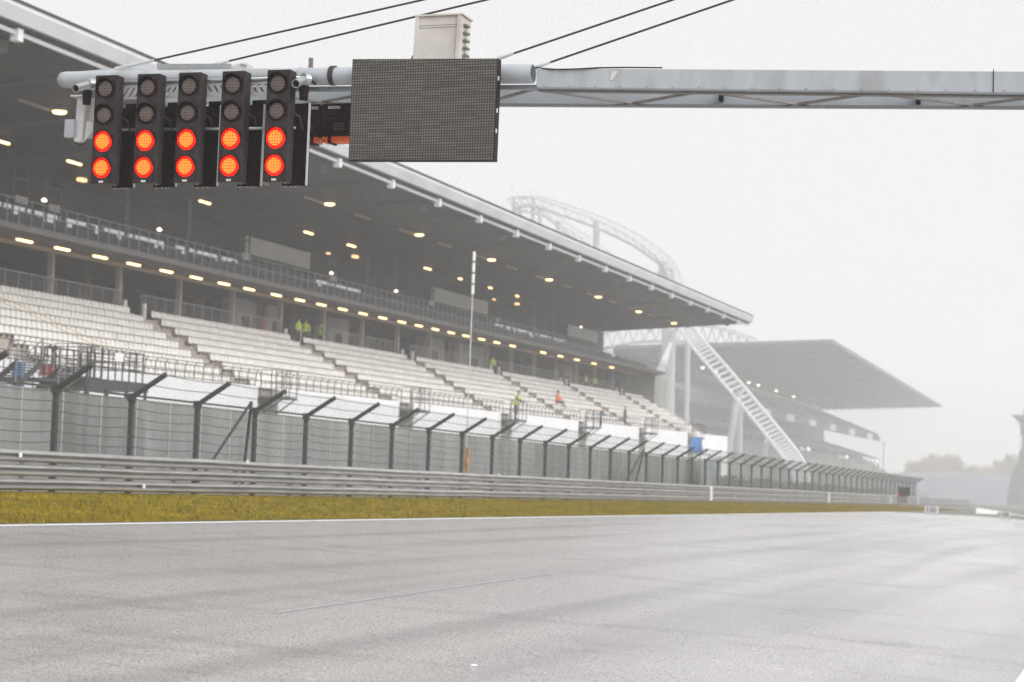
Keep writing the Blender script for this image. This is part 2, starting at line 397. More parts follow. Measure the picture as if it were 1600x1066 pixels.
ORD = 'first second third fourth fifth sixth seventh eighth ninth tenth eleventh twelfth thirteenth fourteenth fifteenth sixteenth seventeenth eighteenth nineteenth twentieth'.split()
ORD += ['twenty-' + w for w in ORD[:9]] + ['thirtieth'] + ['thirty-' + w for w in ORD[:9]]
def text_mesh(txt, size, name, m, parent, loc, rot, depth=0.004):
    cu = bpy.data.curves.new(name, 'FONT'); cu.body = txt; cu.size = size; cu.extrude = depth
    cu.align_x = 'CENTER'; cu.align_y = 'CENTER'
    o = bpy.data.objects.new(name + '_tmp', cu); COL.objects.link(o)
    dg = bpy.context.evaluated_depsgraph_get()
    me = bpy.data.meshes.new_from_object(o.evaluated_get(dg)); COL.objects.unlink(o); bpy.data.objects.remove(o)
    me.name = name; me.materials.clear(); me.materials.append(m)
    ob = link(name, me, parent, loc); ob.rotation_euler = rot
    return ob

# ------------------------------------------------------------------ ground, track, grass
def sheet(name, xs, y0, y1, m, lift=0.0, ny=40):
    b = MB(); n = len(xs)
    ys = [y0 + (y1 - y0) * (i / ny) for i in range(ny + 1)]
    vs = [(x, y, gz(x, y) + lift) for y in ys for x in xs]
    fs = [(j * n + i, j * n + i + 1, (j + 1) * n + i + 1, (j + 1) * n + i) for j in range(ny) for i in range(n - 1)]
    b.add(vs, fs)
    return tag(b.build(name, m), kind='structure')
YE = 640
DW = 17.6                        # left white line
sheet('ground', [-900, -400, -100, -27, -DR, 3, 60, 500], -60, 1400, M['ground'], -0.05)
sheet('track', [-DW, 3], -30, YE, M['asphalt'])
sheet('verge', [-DR - 1.2, -DR, -DW - 0.32], -10, 205, M['grass'], 0.0)
sheet('track_shoulder', [-DW - 0.32, -DW], -10, 420, M['kerbgrey'], -0.008)
tag(sheet('edge_line', [-DW, -DW + 0.22], -10, 420, M['line'], 0.005), kind='structure')
sheet('pit_edge_line', [-1.0, -0.84], -10, 420, M['line'], 0.005)
sheet('pit_lane', [3, 14], -30, 600, M['concrete_g'], -0.006)

gb = MB()
rg = random.Random(3)
for i in range(46000):
    y = 24 + 190 * (rg.random() ** 1.5); D = DW + 0.24 + rg.random() * (DR - DW - 0.5)
    x = -D; z = gz(x, y)
    h = 0.035 + rg.random() * 0.05; a = rg.random() * 6.283; w = 0.012 + 0.00025 * y
    dx, dy = math.cos(a) * w, math.sin(a) * w; lx, ly = (rg.random() - .5) * 0.05, (rg.random() - .5) * 0.05
    gb.add([(x - dx, y - dy, z), (x + dx, y + dy, z), (x + lx, y + ly, z + h)], [(0, 1, 2)])
tag(gb.build('grass', M['blade']), 'short yellow green autumn grass on the strip beside the guardrail', 'grass', kind='stuff')

def on_track(px, py):
    r = ray(px, py); s = 40.0
    for _ in range(300):
        P = CAM + r * s; s += (P.z - gz(P.x, P.y)) * 6
        s = max(3.0, s)
    return CAM + r * s
_pts = [on_track(*q) for q in ((1440, 803.2), (1480, 804), (1530, 806.5), (1570, 809.5), (1600, 812.5), (1680, 821))]
print('TRACKEND', [tuple(round(c, 1) for c in q) for q in _pts])
b = MB()
vs = []
for q in _pts: vs.append((q.x, q.y, gz(q.x, q.y) + .012)); vs.append((q.x + 40, 640, gz(q.x + 40, 640) + .012))
vs[0] = (-DW - .1, _pts[0].y, gz(-DW - .1, _pts[0].y) + .012); vs[1] = (-DW - .1, 640, gz(-DW, 640) + .012)
n_ = 12
for i in range(len(_pts) - 1):
    for j in range(n_):
        def lp(k, f):
            A_, B_ = Vector(vs[2 * k]), Vector(vs[2 * k + 1]); P = A_.lerp(B_, f); return (P.x, P.y, gz(P.x, P.y) + .012)
        b.add([lp(i, j / n_), lp(i + 1, j / n_), lp(i + 1, (j + 1) / n_), lp(i, (j + 1) / n_)], [(0, 1, 2, 3)])
tag(b.build('runoff_area', M['ground']), kind='structure')
# worn blue grid marking
ga_, gb_ = on_track(430, 958), on_track(860, 897)
b = MB(); N_ = 14
for i in range(N_):
    P0, P1 = ga_.lerp(gb_, i / N_), ga_.lerp(gb_, (i + 1) / N_); w_ = Vector((.02, .0, 0))
    b.add([(q.x, q.y, gz(q.x, q.y) + .004) for q in (P0 - w_, P0 + w_, P1 + w_, P1 - w_)], [(0, 1, 2, 3)])
tag(b.build('worn_grid_line', mat('worn_blue_paint', (.44, .45, .48), .35, 0, .15, 5)), kind='structure')
# debris on track
def flat_bit(name, p, sx, sy, m, label, cat):
    b = MB(); b.hexa([(p[0] + i * sx * k, p[1] + j * sy * k, gz(p[0], p[1]) + zz) for zz, k in ((0.004, 1), (0.014, 0.6)) for i, j in ((-1, -1), (1, -0.8), (0.8, 1), (-1, 0.9))])
    tag(b.build(name, m), label, cat)
flat_bit('litter_scrap', on_track(741, 1041), 0.026, 0.024, M['white'], 'small white scrap of litter lying on the wet track in the foreground', 'litter')

# ------------------------------------------------------------------ guardrail
gr = empty('guardrail', (-DR, 40, gz(-DR, 40)), 'long grey steel triple rail guardrail between the grass strip and the mesh fence', 'guardrail')
prof = [(-.02, 0), (0.07, 0.03), (0.12, 0.055), (0.125, 0.095), (0.04, 0.125), (-0.01, 0.152), (0.04, 0.18), (0.125, 0.21), (0.12, 0.25), (0.06, 0.28), (-.02, 0.298)]
YG0, YG1 = 20.0, 330.0
for k, zb in enumerate((0.06, 0.41, 0.76)):
    b = MB(); n = len(prof)
    ys = [YG0 + (YG1 - YG0) * i / 78 for i in range(79)]
    vs = []
    for y in ys:
        jig = 0.012 * math.sin(y * 1.7 + k) 
        for (px_, pz_) in prof: vs.append((-DR + px_ + jig, y, gz(-DR, y) + zb + pz_ + 0.01 * math.sin(y * 0.6 + k)))
        for (px_, pz_) in reversed(prof): vs.append((-DR + px_ - 0.012 + jig, y, gz(-DR, y) + zb + pz_ + 0.01 * math.sin(y * 0.6 + k)))
    N = 2 * n
    fs = [(j * N + i, j * N + (i + 1) % N, (j + 1) * N + (i + 1) % N, (j + 1) * N + i) for j in range(len(ys) - 1) for i in range(N)]
    b.add(vs, fs); b.build('rail', M['armco'], gr)
pm = MB(); pm.box(-0.07, 0.07, -0.05, 0.05, -0.2, 1.05); pm.box(0.05, 0.1, -0.08, 0.08, 0.1, 0.98); pm.box(-0.08, 0.12, -0.06, 0.06, 1.03, 1.07)
first = None
for i in range(76):
    y = YG0 + 2 + 4 * i; L = (-DR - 0.12, y, gz(-DR, y))
    if first is None: first = pm.build('post', M['galv'], gr); first.location = Vector(L) - world_loc(gr)
    else:
        c = first.copy(); COL.objects.link(c); c.location = Vector(L) - world_loc(gr)
# white reflectors / marker sleeves on the rail
for px, hh in ((1115, 0.95), (1298, 0.9), (1394, 0.9), (1437, 0.9)):
    y = T(px, DR - 0.2); b = MB()
    for q in range(4): b.box(-DR + 0.1, -DR + 0.17, y - 0.35, y + 0.35, gz(-DR, y) + 0.12 + q * 0.23, gz(-DR, y) + 0.31 + q * 0.23)
    tag(b.build('marker_panel', M['white'], None, (-DR, y, gz(-DR, y))),
        'white ribbed marker panel on the guardrail, ' + {1115: 'nearest, below the blue cover', 1298: 'second nearest, below the coaster foot', 1394: 'just left of the marshal panel', 1437: 'just left of the 150 board'}[px], 'marker')
for px, py in ((31, 711), (386, 722), (779, 742), (224, 760)):
    p = at_d(px, py, DR - 0.12); b = MB(); b.box(p.x, p.x + 0.03, p.y - 0.06, p.y + 0.06, p.z - 0.06, p.z + 0.06); b.box(p.x - 0.03, p.x, p.y - 0.02, p.y + 0.02, p.z - 0.03, p.z + 0.03)
    b.build('reflector', M['white'], gr)

# ------------------------------------------------------------------ catch fence
DF = 27.0
fe = empty('catch_fence', (-DF, 44.2, gz(-DF, 44.2)), 'tall dark wire mesh catch fence with bent over posts behind the guardrail', 'fence')
def fh(px, py, D):               # height above ground at a pixel
    p = at_d(px, py, D); return p.z - gz(p.x, p.y)
HE = fh(482, 649, DF)            # elbow height
post = MB()
post.bar((0, 0, -0.3), (0, 0, HE), 0.13, 0.13)
post.bar((0.0, 0, HE - 0.05), (1.05, 0, HE + 0.62), 0.12, 0.12)
post.box(-0.09, 0.09, -0.11, 0.11, HE - 0.16, HE + 0.06)
for k in range(8): post.box(0.065, 0.1, -0.04, 0.04, 0.35 + k * (HE - 0.4) / 7.5, 0.39 + k * (HE - 0.4) / 7.5)
def chain(w, h, cell, r=0.0013):
    b = MB()
    n = int((w + h) / cell) + 1
    for k in range(n):
        c = k * cell
        for sgn in (1, -1):
            # line: u + z = c  (or mirrored)
            u0 = max(0, c - h); u1 = min(w, c)
            if u1 - u0 < 0.01: continue
            z0 = c - u0; z1 = c - u1
            a = (u0, z0); e = (u1, z1)
            if sgn < 0: a = (w - u0, z0); e = (w - u1, z1)
            d = Vector((e[0] - a[0], e[1] - a[1])).normalized(); nx, nz_ = -d.y * r, d.x * r
            b.add([(0, a[0] + nx, a[1] + nz_), (0, a[0] - nx, a[1] - nz_), (0, e[0] - nx, e[1] - nz_), (0, e[0] + nx, e[1] + nz_), (r * 1.5, a[0], a[1]), (r * 1.5, e[0], e[1])],
                  [(0, 1, 2, 3), (1, 4, 5, 2), (4, 0, 3, 5)])
    return b
HM = HE - 0.95
def panel_mesh(seed):
    rr = random.Random(seed)
    b = chain(4.0, HE - 1.0, 0.062)
    for i, (x, y, z) in enumerate(b.v): b.v[i] = (x, y, z + 1.0)
    o = chain(4.0, 1.22, 0.062)
    b.add([(z * 0.86 + x, y, HE + z * 0.51) for x, y, z in o.v], o.f)
    for k in range(7):          # sagging tension cables
        z = 1.0 + (HE - 1.0) * (k + 0.25) / 6.6; sg = 0.03 + rr.random() * 0.05
        pts = [(0.06, 4 * q / 6, z - sg * math.sin(math.pi * q / 6)) for q in range(7)]
        b.tube(pts, 0.011, 4)
    for k, u in enumerate((0.5, 0.95)):
        pts = [(0.03 + 1.05 * u, 4 * q / 6, HE + 0.62 * u - 0.04 * math.sin(math.pi * q / 6)) for q in range(7)]
        b.tube(pts, 0.011, 4)
    b.bar((0.0, 0, HE), (0.0, 4, HE), 0.05, 0.06)
    return b
pmesh = []
fp = None
for i in range(-3, 52):
    y = 44.2 + 4 * i; L = Vector((-DF, y, gz(-DF, y)))
    if fp is None: fp = post.build('post', M['post'], fe); fp.location = L - world_loc(fe); c = fp
    else: c = fp.copy(); COL.objects.link(c); c.location = L - world_loc(fe)
    if len(pmesh) < 3:
        pn = panel_mesh(i).build('wire_panel', M['wire'], fe); pmesh.append(pn)
        # shear so the panel follows the downhill grade
        for v in pn.data.vertices: v.co.z -= G * v.co.y
    else: pn = pmesh[(i * 7) % 3].copy(); COL.objects.link(pn)
    pn.location = L - world_loc(fe) + Vector((0, 0, 0))
# raking struts at two posts
for px in (400, 1000):
    y = T(px, DF); y = 44.2 + 4 * round((y - 44.2) / 4); z = gz(-DF, y); b = MB()
    b.bar((-DF - 0.15, y, z + 3.0), (-DF - 1.3, y - 1.6, z + 0.1), 0.09, 0.06); b.bar((-DF - 0.15, y, z + 3.0), (-DF - 1.3, y + 1.9, z + 0.1), 0.09, 0.06)
    b.build('brace', M['post'], fe)

# frosted barrier wall behind the fence
DB = 29.4
bw = empty('barrier_wall', (-DB, 40, gz(-DB, 40)), 'translucent grey panel wall with slim pale mullions just behind the mesh fence', 'wall')
pan = MB(); H1 = fh(482, 653, DB)
pan.box(-0.012, 0.012, 0.02, 2.13, 0.5, H1)
for v in range(len(pan.v)): x, y, z = pan.v[v]; pan.v[v] = (x, y, z - G * y)
mul = MB(); mul.box(-0.03, 0.03, -0.018, 0.018, 0.4, H1)
p0 = m0 = None
for i in range(95):
    y = 27 + 2.15 * i; L = Vector((-DB, y, gz(-DB, y)))
    if y > T(1118, DB): break
    if p0 is None:
        p0 = pan.build('panel', M['frost'], bw); m0 = mul.build('mullion', M['galvw'], bw); a, c = p0, m0
    else:
        a = p0.copy(); c = m0.copy(); COL.objects.link(a); COL.objects.link(c)
    a.location = L - world_loc(bw); c.location = L - world_loc(bw)
    if i % 4 == 2: 
        pass
b = MB(); 
for i in range(32):
    y = 27 + 3.45 * i
    b.hexa([(-DB - 0.1, y, gz(-DB, y) - .1), (-DB + 0.1, y, gz(-DB, y) - .1), (-DB + 0.1, y + 3.45, gz(-DB, y + 3.45) - .1), (-DB - 0.1, y + 3.45, gz(-DB, y + 3.45) - .1),
            (-DB - 0.1, y, gz(-DB, y) + .55), (-DB + 0.1, y, gz(-DB, y) + .55), (-DB + 0.1, y + 3.45, gz(-DB, y + 3.45) + .55), (-DB - 0.1, y + 3.45, gz(-DB, y + 3.45) + .55)])
b.build('base', M['concrete_g'], bw)

# hedge beyond the end of the barrier wall
hd = empty('hedge', (-36, 190, gz(-36, 190)), 'dull green grey hedge behind the mesh fence below the roller coaster', 'hedge')
rh = random.Random(5); b = MB(); st_ = MB()
for i in range(90):
    y = 136 + i * 1.75; z = gz(-36, y); hh = 1.3 + .9 * rh.random()
    if i % 3 == 0: st_.tube([(-36, y, z - .3), (-36 + rh.uniform(-.3, .3), y, z + hh * .8)], .07, 5)
    for _ in range(130):
        p_ = Vector((-36 + rh.gauss(0, .6), y + rh.uniform(-1.1, 1.1), z + hh * rh.random() ** .8)); s = .1 + .16 * rh.random()
        a_ = Vector((rh.gauss(0, 1), rh.gauss(0, 1), rh.gauss(0, 1))).normalized() * s; e_ = a_.orthogonal().normalized() * s * .7
        b.add([p_ - a_, p_ + e_, p_ + a_, p_ - e_], [(0, 1, 2, 3)])
b.build('foliage', mat('grey_green_leaves', (.16, .17, .13), .8, 0, .4, .5), hd); st_.build('stems', M['bark'], hd)

# ------------------------------------------------------------------ main grandstand
Y0, Y1 = 62.0, 258.0
def X(D): return -D
def Zh(h): return CAMH + h
gs = empty('grandstand', (X(60), 160, -3), 'long covered grandstand with white seats under a dark cantilever roof beside the straight', 'grandstand')
# seating tier
NR = 9
rows = [(57.0 + 0.97 * i, 4.08 + 0.58 * i) for i in range(NR)]
b = MB()
pr = [(X(56.5), Zh(-14))]
pr = [(X(56.5), Zh(3.6))]
for D, h in rows: pr += [(X(D - 0.42), Zh(h)), (X(D + 0.55), Zh(h))]
pr2 = [(X(56.58), Zh(4.08))]
for i, (D, h) in enumerate(rows):
    pr2 += [(X(D + 0.55), Zh(h))]
    if i < NR - 1: pr2 += [(X(D + 0.55), Zh(rows[i + 1][1]))]
pr2 += [(X(rows[-1][0] + 0.55), Zh(3.0)), (X(56.58), Zh(3.0))]
b.prism(pr2, Y0, Y1); b.build('seating_tier', M['concrete'], gs)
# aisles
a0 = T(215, 64.8); AP = 25.9
aisles = [a0 + AP * k for k in range(-2, 8)]
aisles = [a for a in aisles if Y0 < a < Y1]
def in_aisle(y): return any(abs(y - a) < 1.4 for a in aisles)
for a in aisles:
    b = MB(); pa_ = [(X(rows[0][0] - .38), Zh(rows[0][1] + .003))]
    for i, (D, h) in enumerate(rows[:-1]):
        pa_ += [(X(D + 0.1), Zh(h + .003)), (X(D + 0.1), Zh(h + 0.29)), (X(D + 0.545), Zh(h + .29)), (X(D + .545), Zh(rows[i + 1][1] + .003))]
    pa_ += [(X(rows[-1][0] + .5), Zh(rows[-1][1] + .003)), (X(rows[-1][0] + .5), Zh(3.2)), (X(rows[0][0] - .38), Zh(3.2))]
    b.prism(pa_, a - 0.9, a + 0.9); b.build('aisle_steps', M['concrete'], gs)
# seats
sb = MB()
def seat_geo():
    b = MB()
    # x: towards track is +x; the back stands at -x
    W2 = 0.222
    prof = [(0.2, 0.29), (0.17, 0.31), (-0.12, 0.29), (-0.17, 0.33), (-0.2, 0.5), (-0.22, 0.69), (-0.245, 0.74)]
    th = 0.03
    n = len(prof); vs = []; 
    ws = [0.8, 0.98, 1, 1, 1, 0.95, 0.72]
    for side in (-1, 1):
        for (x, z), w in zip(prof, ws): vs.append((x, side * W2 * w, z))
        for (x, z), w in zip(prof, ws): vs.append((x - th * 0.8, side * W2 * w, z - th))
    fs = []
    for i in range(n - 1):
        fs.append((i, i + 1, 2 * n + i + 1, 2 * n + i)); fs.append((n + i, 3 * n + i, 3 * n + i + 1, n + i + 1))
        fs.append((i, n + i, n + i + 1, i + 1)); fs.append((2 * n + i, 2 * n + i + 1, 3 * n + i + 1, 3 * n + i))
    fs.append((0, 2 * n, 3 * n, n)); fs.append((n - 1, 2 * n - 1, 4 * n - 1, 3 * n - 1))
    b.add(vs, fs); b.box(-0.08, -0.02, -0.03, 0.03, 0.0, 0.33)
    return b
SG = seat_geo()
allseats = []
for i, (D, h) in enumerate(rows):
    pitch = 0.59 - 0.09 * i / 8; y = Y0 + 0.4
    while y < Y1 - 0.5:
        if not in_aisle(y): allseats.append((D, y, h, pitch))
        y += pitch
def seat_px(s):
    P = ROT.transposed() @ (Vector((X(s[0]), s[1], Zh(s[2]) + 0.6)) - CAM)
    return 800 + F * P.x / -P.z, -P.z
vis = sorted([(seat_px(s)[1], s) for s in allseats if seat_px(s)[0] > 3], key=lambda q: q[0])
big = set(id(q[1]) for q in vis[:100])
first = None; rest = MB()
for s in allseats:
    D, y, h, pitch = s; k = pitch / 0.5
    if id(s) in big:
        if first is None: first = SG.build('seat', M['seat'], gs); c = first
        else: c = first.copy(); COL.objects.link(c)
        c.location = Vector((X(D), y, Zh(h))) - world_loc(gs); c.scale = (1, k * 1.0, 1)
    else:
        j = (rg.random() - .5) * 0.02
        rest.add([(X(D) + vx + j, y + vy * k, Zh(h) + vz + j * 0.5) for vx, vy, vz in SG.v], SG.f)
tag(rest.build('seat_rows', M['seat'], gs), kind='stuff')
# front wall with gaps at the aisles, rail, and camera cages
plat = [a + 1.9 for a in aisles]
b = MB(); ys = [Y0] + sum([[p - 1.6, p + 1.6] for p in plat], []) + [Y1 + 14]
for k in range(0, len(ys), 2): b.box(X(56.42), X(56.0), ys[k], ys[k + 1], Zh(-4), Zh(4.36))
b.build('front_wall', M['wall'], gs)
b = MB(); b.box(X(56.5), X(56.02), Y0, Y1 + 14, Zh(-14), Zh(-4.01))
for p in plat: b.box(X(56.40), X(56.1), p - 1.6, p + 1.6, Zh(-4), Zh(3.2))
b.box(X(56.58), X(56.43), Y0, Y1, Zh(2.8), Zh(4.05)); b.build('base_wall', M['concrete_g'], gs)
for k in range(0, len(ys), 2):
    r = MB(); ya, yb = ys[k], min(ys[k + 1], Y1 + 0.5); n = max(1, round((yb - ya) / 1.23))
    for q in range(n + 1):
        y = ya + (yb - ya) * q / n
        r.tube([(X(56.2), y, Zh(4.36)), (X(56.2), y, Zh(5.15)), (X(56.12), y, Zh(5.33)), (X(55.98), y, Zh(5.42))], 0.032, 5)
    for hh, dd in ((5.42, 55.98), (4.88, 56.2), (4.45, 56.2)): r.bar((X(dd), ya, Zh(hh)), (X(dd), yb, Zh(hh)), 0.05)
    r.build('railing', M['rail'], gs)
for k, p in enumerate(plat):
    c = empty('camera_platform', (X(55.2), p, Zh(4.0)), 'small caged steel platform projecting from the white grandstand wall, %s from the left' % ORD[k], 'platform', 'caged platforms along the grandstand wall')
    b = MB(); b.box(X(56.4), X(54.4), p - 1.25, p + 1.25, Zh(3.55), Zh(3.68)); b.build('deck', M['deck'], c)
    for sx in (-1, 1):
        b = MB(); b.bar((X(56.1), p + sx * 1.0, Zh(2.4)), (X(54.5), p + sx * 1.0, Zh(3.54)), 0.08); b.build('bracket', M['rail'], c)
    b = MB()
    P0, P1 = X(56.0), X(54.45)
    for (xa, ya, xb, yb) in ((P0, p - 1.2, P1, p - 1.2), (P1, p - 1.2, P1, p + 1.2), (P1, p + 1.2, P0, p + 1.2)):
        for hh in (3.75, 4.6, 5.5): b.bar((xa, ya, Zh(hh)), (xb, yb, Zh(hh)), 0.04)
        for q in range(3):
            f_ = q / 2; b.bar((xa + (xb - xa) * f_, ya + (yb - ya) * f_, Zh(3.6)), (xa + (xb - xa) * f_, ya + (yb - ya) * f_, Zh(5.5)), 0.05)
    b.build('guard_rail', M['rail'], c)
# concourse
b = MB(); b.box(X(75), X(65.3), Y0, Y1, Zh(8.35), Zh(8.72)); b.build('concourse_floor', M['concrete_g'], gs)
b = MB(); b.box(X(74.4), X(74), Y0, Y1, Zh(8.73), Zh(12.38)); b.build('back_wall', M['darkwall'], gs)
def Tx(px, D=73.5): return T(px, D)
CP = AP / 3
for k in range(-8, 30):
    y = T(178, 66) + CP * k
    if Y0 < y < Y1:
        b = MB(); b.box(X(66.25), X(65.9), y - 0.18, y + 0.18, Zh(8.73), Zh(12.3)); b.box(X(66.3), X(65.85), y - 0.22, y + 0.22, Zh(8.73), Zh(8.9)); b.build('column', M['column'], gs)
        if k % 2 == 0:
            b = MB(); b.box(X(70.3), X(69.7), y + 1.7, y + 2.5, Zh(8.73), Zh(12.3)); b.build('pier', M['soffit'], gs)
# grey cores with doors and hydrants
for (pa, pb, reds) in ((362, 394, [402]), (412, 436, []), (508, 540, []), (662, 690, [702]), (712, 760, []), (878, 892, [897])):
    ya, yb = T(pa, 69), T(pb, 69)
    b = MB(); b.box(X(70.2), X(69.0), ya, yb, Zh(8.73), Zh(12.3)); b.build('stair_core', M['panel'], gs)
    b = MB(); b.box(X(68.98), X(68.9), ya + (yb - ya) * .3, ya + (yb - ya) * .62, Zh(8.75), Zh(10.9)); d = b.build('door', M['darkwall'], gs)
    b = MB(); b.box(X(68.88), X(68.8), ya + (yb - ya) * .56, ya + (yb - ya) * .58, Zh(9.7), Zh(9.95)); b.build('handle', M['galv'], d)
    for rpx in reds:
        y = T(rpx, 68.6); b = MB(); b.box(X(68.6), X(68.2), y - 0.35, y + 0.35, Zh(8.75), Zh(11.0)); b.tube([(X(68.4), y, Zh(11)), (X(68.4), y, Zh(12.3))], 0.07, 6); b.build('hydrant_pipe', M['red'], gs)
# concourse railing behind the top row
b = MB(); y = Y0
while y < Y1:
    if not any(abs(y - a) < 1.6 for a in aisles):
        b.bar((X(65.7), y, Zh(8.72)), (X(65.7), y, Zh(10.55)), 0.04)
    y += 1.45
seg = [Y0] + sum([[a - 1.4, a + 1.4] for a in aisles], []) + [Y1]
for k in range(0, len(seg), 2):
    b.bar((X(65.7), seg[k], Zh(10.55)), (X(65.7), seg[k + 1], Zh(10.55)), 0.06)
    for e in (seg[k], seg[k + 1]): b.bar((X(65.7), e, Zh(8.72)), (X(65.7), e, Zh(10.55)), 0.06)
b.build('concourse_railing', M['railg'], gs)
b = MB()
for k in range(0, len(seg), 2): b.box(X(65.72), X(65.71), seg[k] + .05, seg[k + 1] - .05, Zh(8.8), Zh(10.5))
b.build('railing_glass', M['pane'], gs)
for k, a in enumerate(aisles):
    for s_ in (-1, 1):
        y = a + s_ * 1.35
        b = MB(); b.box(X(65.5), X(65.3), y - 0.12, y + 0.12, Zh(8.72), Zh(9.95)); b.build('gate_post', M['wall'], gs)
# balcony
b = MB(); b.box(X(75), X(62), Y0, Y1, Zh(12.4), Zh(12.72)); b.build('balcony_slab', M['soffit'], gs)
b = MB(); b.box(X(62.0) , X(61.93), Y0, Y1, Zh(12.38), Zh(12.76))
y = Y0
b.build('slab_edge', M['slab'], gs)
b = MB(); b.box(X(65.75), X(65.45), Y0, Y1, Zh(12.16), Zh(12.398)); b.build('soffit_lip', M['lip'], gs)
b = MB(); b.box(X(63.0), X(62.9), Y0, Y1, Zh(12.25), Zh(12.398)); b.tube([(X(63.3), Y0, Zh(12.33)), (X(63.3), Y1, Zh(12.33))], 0.06, 6); b.build('service_pipe', M['slab'], gs)
b = MB(); y = Y0
while y < Y1: b.bar((X(61.98), y, Zh(12.5)), (X(61.98), y, Zh(14.2)), 0.055); y += 1.28
for hh in (14.2, 13.5): b.bar((X(61.98), Y0, Zh(hh)), (X(61.98), Y1, Zh(hh)), 0.05)
b.build('balcony_railing', M['railg'], gs)
b = MB(); b.box(X(62.06), X(62.05), Y0, Y1, Zh(12.8), Zh(13.9)); b.build('balcony_glass', make_pane('dusty_pane', 0.1, (0.1, 0.1, 0.105)), gs)
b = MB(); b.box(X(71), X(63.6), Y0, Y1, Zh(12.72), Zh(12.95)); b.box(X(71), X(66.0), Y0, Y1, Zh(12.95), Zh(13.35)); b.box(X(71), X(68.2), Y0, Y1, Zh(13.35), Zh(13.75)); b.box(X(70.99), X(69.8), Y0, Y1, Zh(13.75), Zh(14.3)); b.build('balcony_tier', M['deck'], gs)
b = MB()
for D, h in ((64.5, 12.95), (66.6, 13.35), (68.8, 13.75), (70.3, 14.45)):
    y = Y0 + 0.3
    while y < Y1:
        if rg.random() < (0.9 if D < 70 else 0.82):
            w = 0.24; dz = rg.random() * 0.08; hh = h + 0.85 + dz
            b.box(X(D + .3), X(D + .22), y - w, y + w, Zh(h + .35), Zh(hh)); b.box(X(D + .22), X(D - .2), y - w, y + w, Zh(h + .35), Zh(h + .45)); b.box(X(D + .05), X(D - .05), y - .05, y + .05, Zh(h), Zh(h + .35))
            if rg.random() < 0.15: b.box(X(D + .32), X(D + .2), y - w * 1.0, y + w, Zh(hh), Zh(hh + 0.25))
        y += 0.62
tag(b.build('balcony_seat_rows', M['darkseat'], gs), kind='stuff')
# upper rear wall, with openings to the sky
op = [(T(-60, 71), T(86, 71)), (T(88, 71), T(250, 71)), (T(262, 71), T(366, 71)), (T(486, 71), T(560, 71)), (T(768, 71), T(884, 71))]
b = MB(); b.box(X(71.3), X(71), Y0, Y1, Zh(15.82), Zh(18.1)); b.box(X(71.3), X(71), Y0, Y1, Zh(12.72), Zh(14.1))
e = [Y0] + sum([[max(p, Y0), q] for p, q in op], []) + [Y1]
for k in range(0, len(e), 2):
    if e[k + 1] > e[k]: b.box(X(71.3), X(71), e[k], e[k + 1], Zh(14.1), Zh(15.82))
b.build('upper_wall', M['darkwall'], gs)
for p, q in op:
    p = max(p, Y0); w = MB(); n = max(2, round((q - p) / 4.4))
    for i in range(n + 1):
        y = p + (q - p) * i / n; w.bar((X(71.15), y, Zh(14.1)), (X(71.15), y, Zh(15.82)), 0.12)
    w.bar((X(71.15), p, Zh(15.0)), (X(71.15), q, Zh(15.0)), 0.08)
    wf = w.build('window', M['darkwall'], gs)
    g = MB(); g.box(X(71.2), X(71.19), p, q, Zh(14.1), Zh(15.81)); g.build('pane', make_pane('window_pane', 0.2, (0.3, 0.31, 0.33)) if 'wpane' not in M else M['wpane'], wf)
for pa, pb in ((373, 475), (668, 757), (883, 930)):
    ya, yb = T(pa, 70), T(pb, 70)
    b = MB(); b.box(X(70.1), X(70), ya, yb, Zh(16.26), Zh(17.72)); b.build('blank_board', M['board'], gs)
# posts and loudspeaker/monitor stacks
for px in (4, 57, 365, 505, 662, 768):
    y = T(px, 69.5); b = MB()
    b.bar((X(69.5), y, Zh(12.95)), (X(69.5), y, Zh(18.2)), 0.12); b.bar((X(69.5), y + 1.6, Zh(12.95)), (X(69.5), y + 1.6, Zh(18.2)), 0.12)
    for q in range(4): b.bar((X(69.5), y, Zh(13.6 + q * 1.2)), (X(69.5), y + 1.6, Zh(13.6 + q * 1.2)), 0.1)
    b.build('lattice_column', M['beam'], gs)
    b = MB(); b.box(X(69.4), X(69.35), y + .1, y + 1.5, Zh(15.6), Zh(16.1)); b.build('monitor', M['board'], gs)
for px in (184, 282, 565, 610, 830, 860):
    y = T(px, 66.5); b = MB(); b.tube([(X(66.5), y, Zh(12.95)), (X(66.5), y, Zh(18.4))], 0.14, 8); b.build('roof_post', mat('slate_post', (0.14, 0.17, 0.18), 0.5) if 'slate' not in M else M['slate'], gs)
# roof
HF, HB = 19.45, 18.1
def roofh(D): return HF - (D - 50) * (HF - HB) / 21
ro = MB(); YR0, YR1 = 48.0, 256.0
ro.prism([(X(50), Zh(HF)), (X(71.6), Zh(roofh(71.6))), (X(71.6), Zh(roofh(71.6) + 0.5)), (X(50), Zh(HF + 0.55))], YR0, YR1)
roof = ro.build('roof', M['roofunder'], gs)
b = MB(); b.prism([(X(50), Zh(HF + 0.1)), (X(49.8), Zh(HF + 0.12)), (X(49.55), Zh(HF + 0.75)), (X(49.6), Zh(HF + 1.05)), (X(50.4), Zh(HF + 1.1)), (X(50.4), Zh(HF + 0.56)), (X(50), Zh(HF + .56))], YR0 - .1, YR1 + .1)
b.build('fascia', M['fascia'], roof)
b = MB(); b.box(X(50.35), X(50.22), YR0, YR1, Zh(HF - 0.32), Zh(HF - 0.12)); b.build('gutter_rail', M['fascia'], roof)
b = MB(); b.box(X(49.54), X(49.5), YR0 - .1, YR1 + .1, Zh(HF + 0.96), Zh(HF + 1.08)); b.build('fascia_trim', M['darkwall'], roof)
BP = 9.54; yb0 = T(169, 50)
k = -4
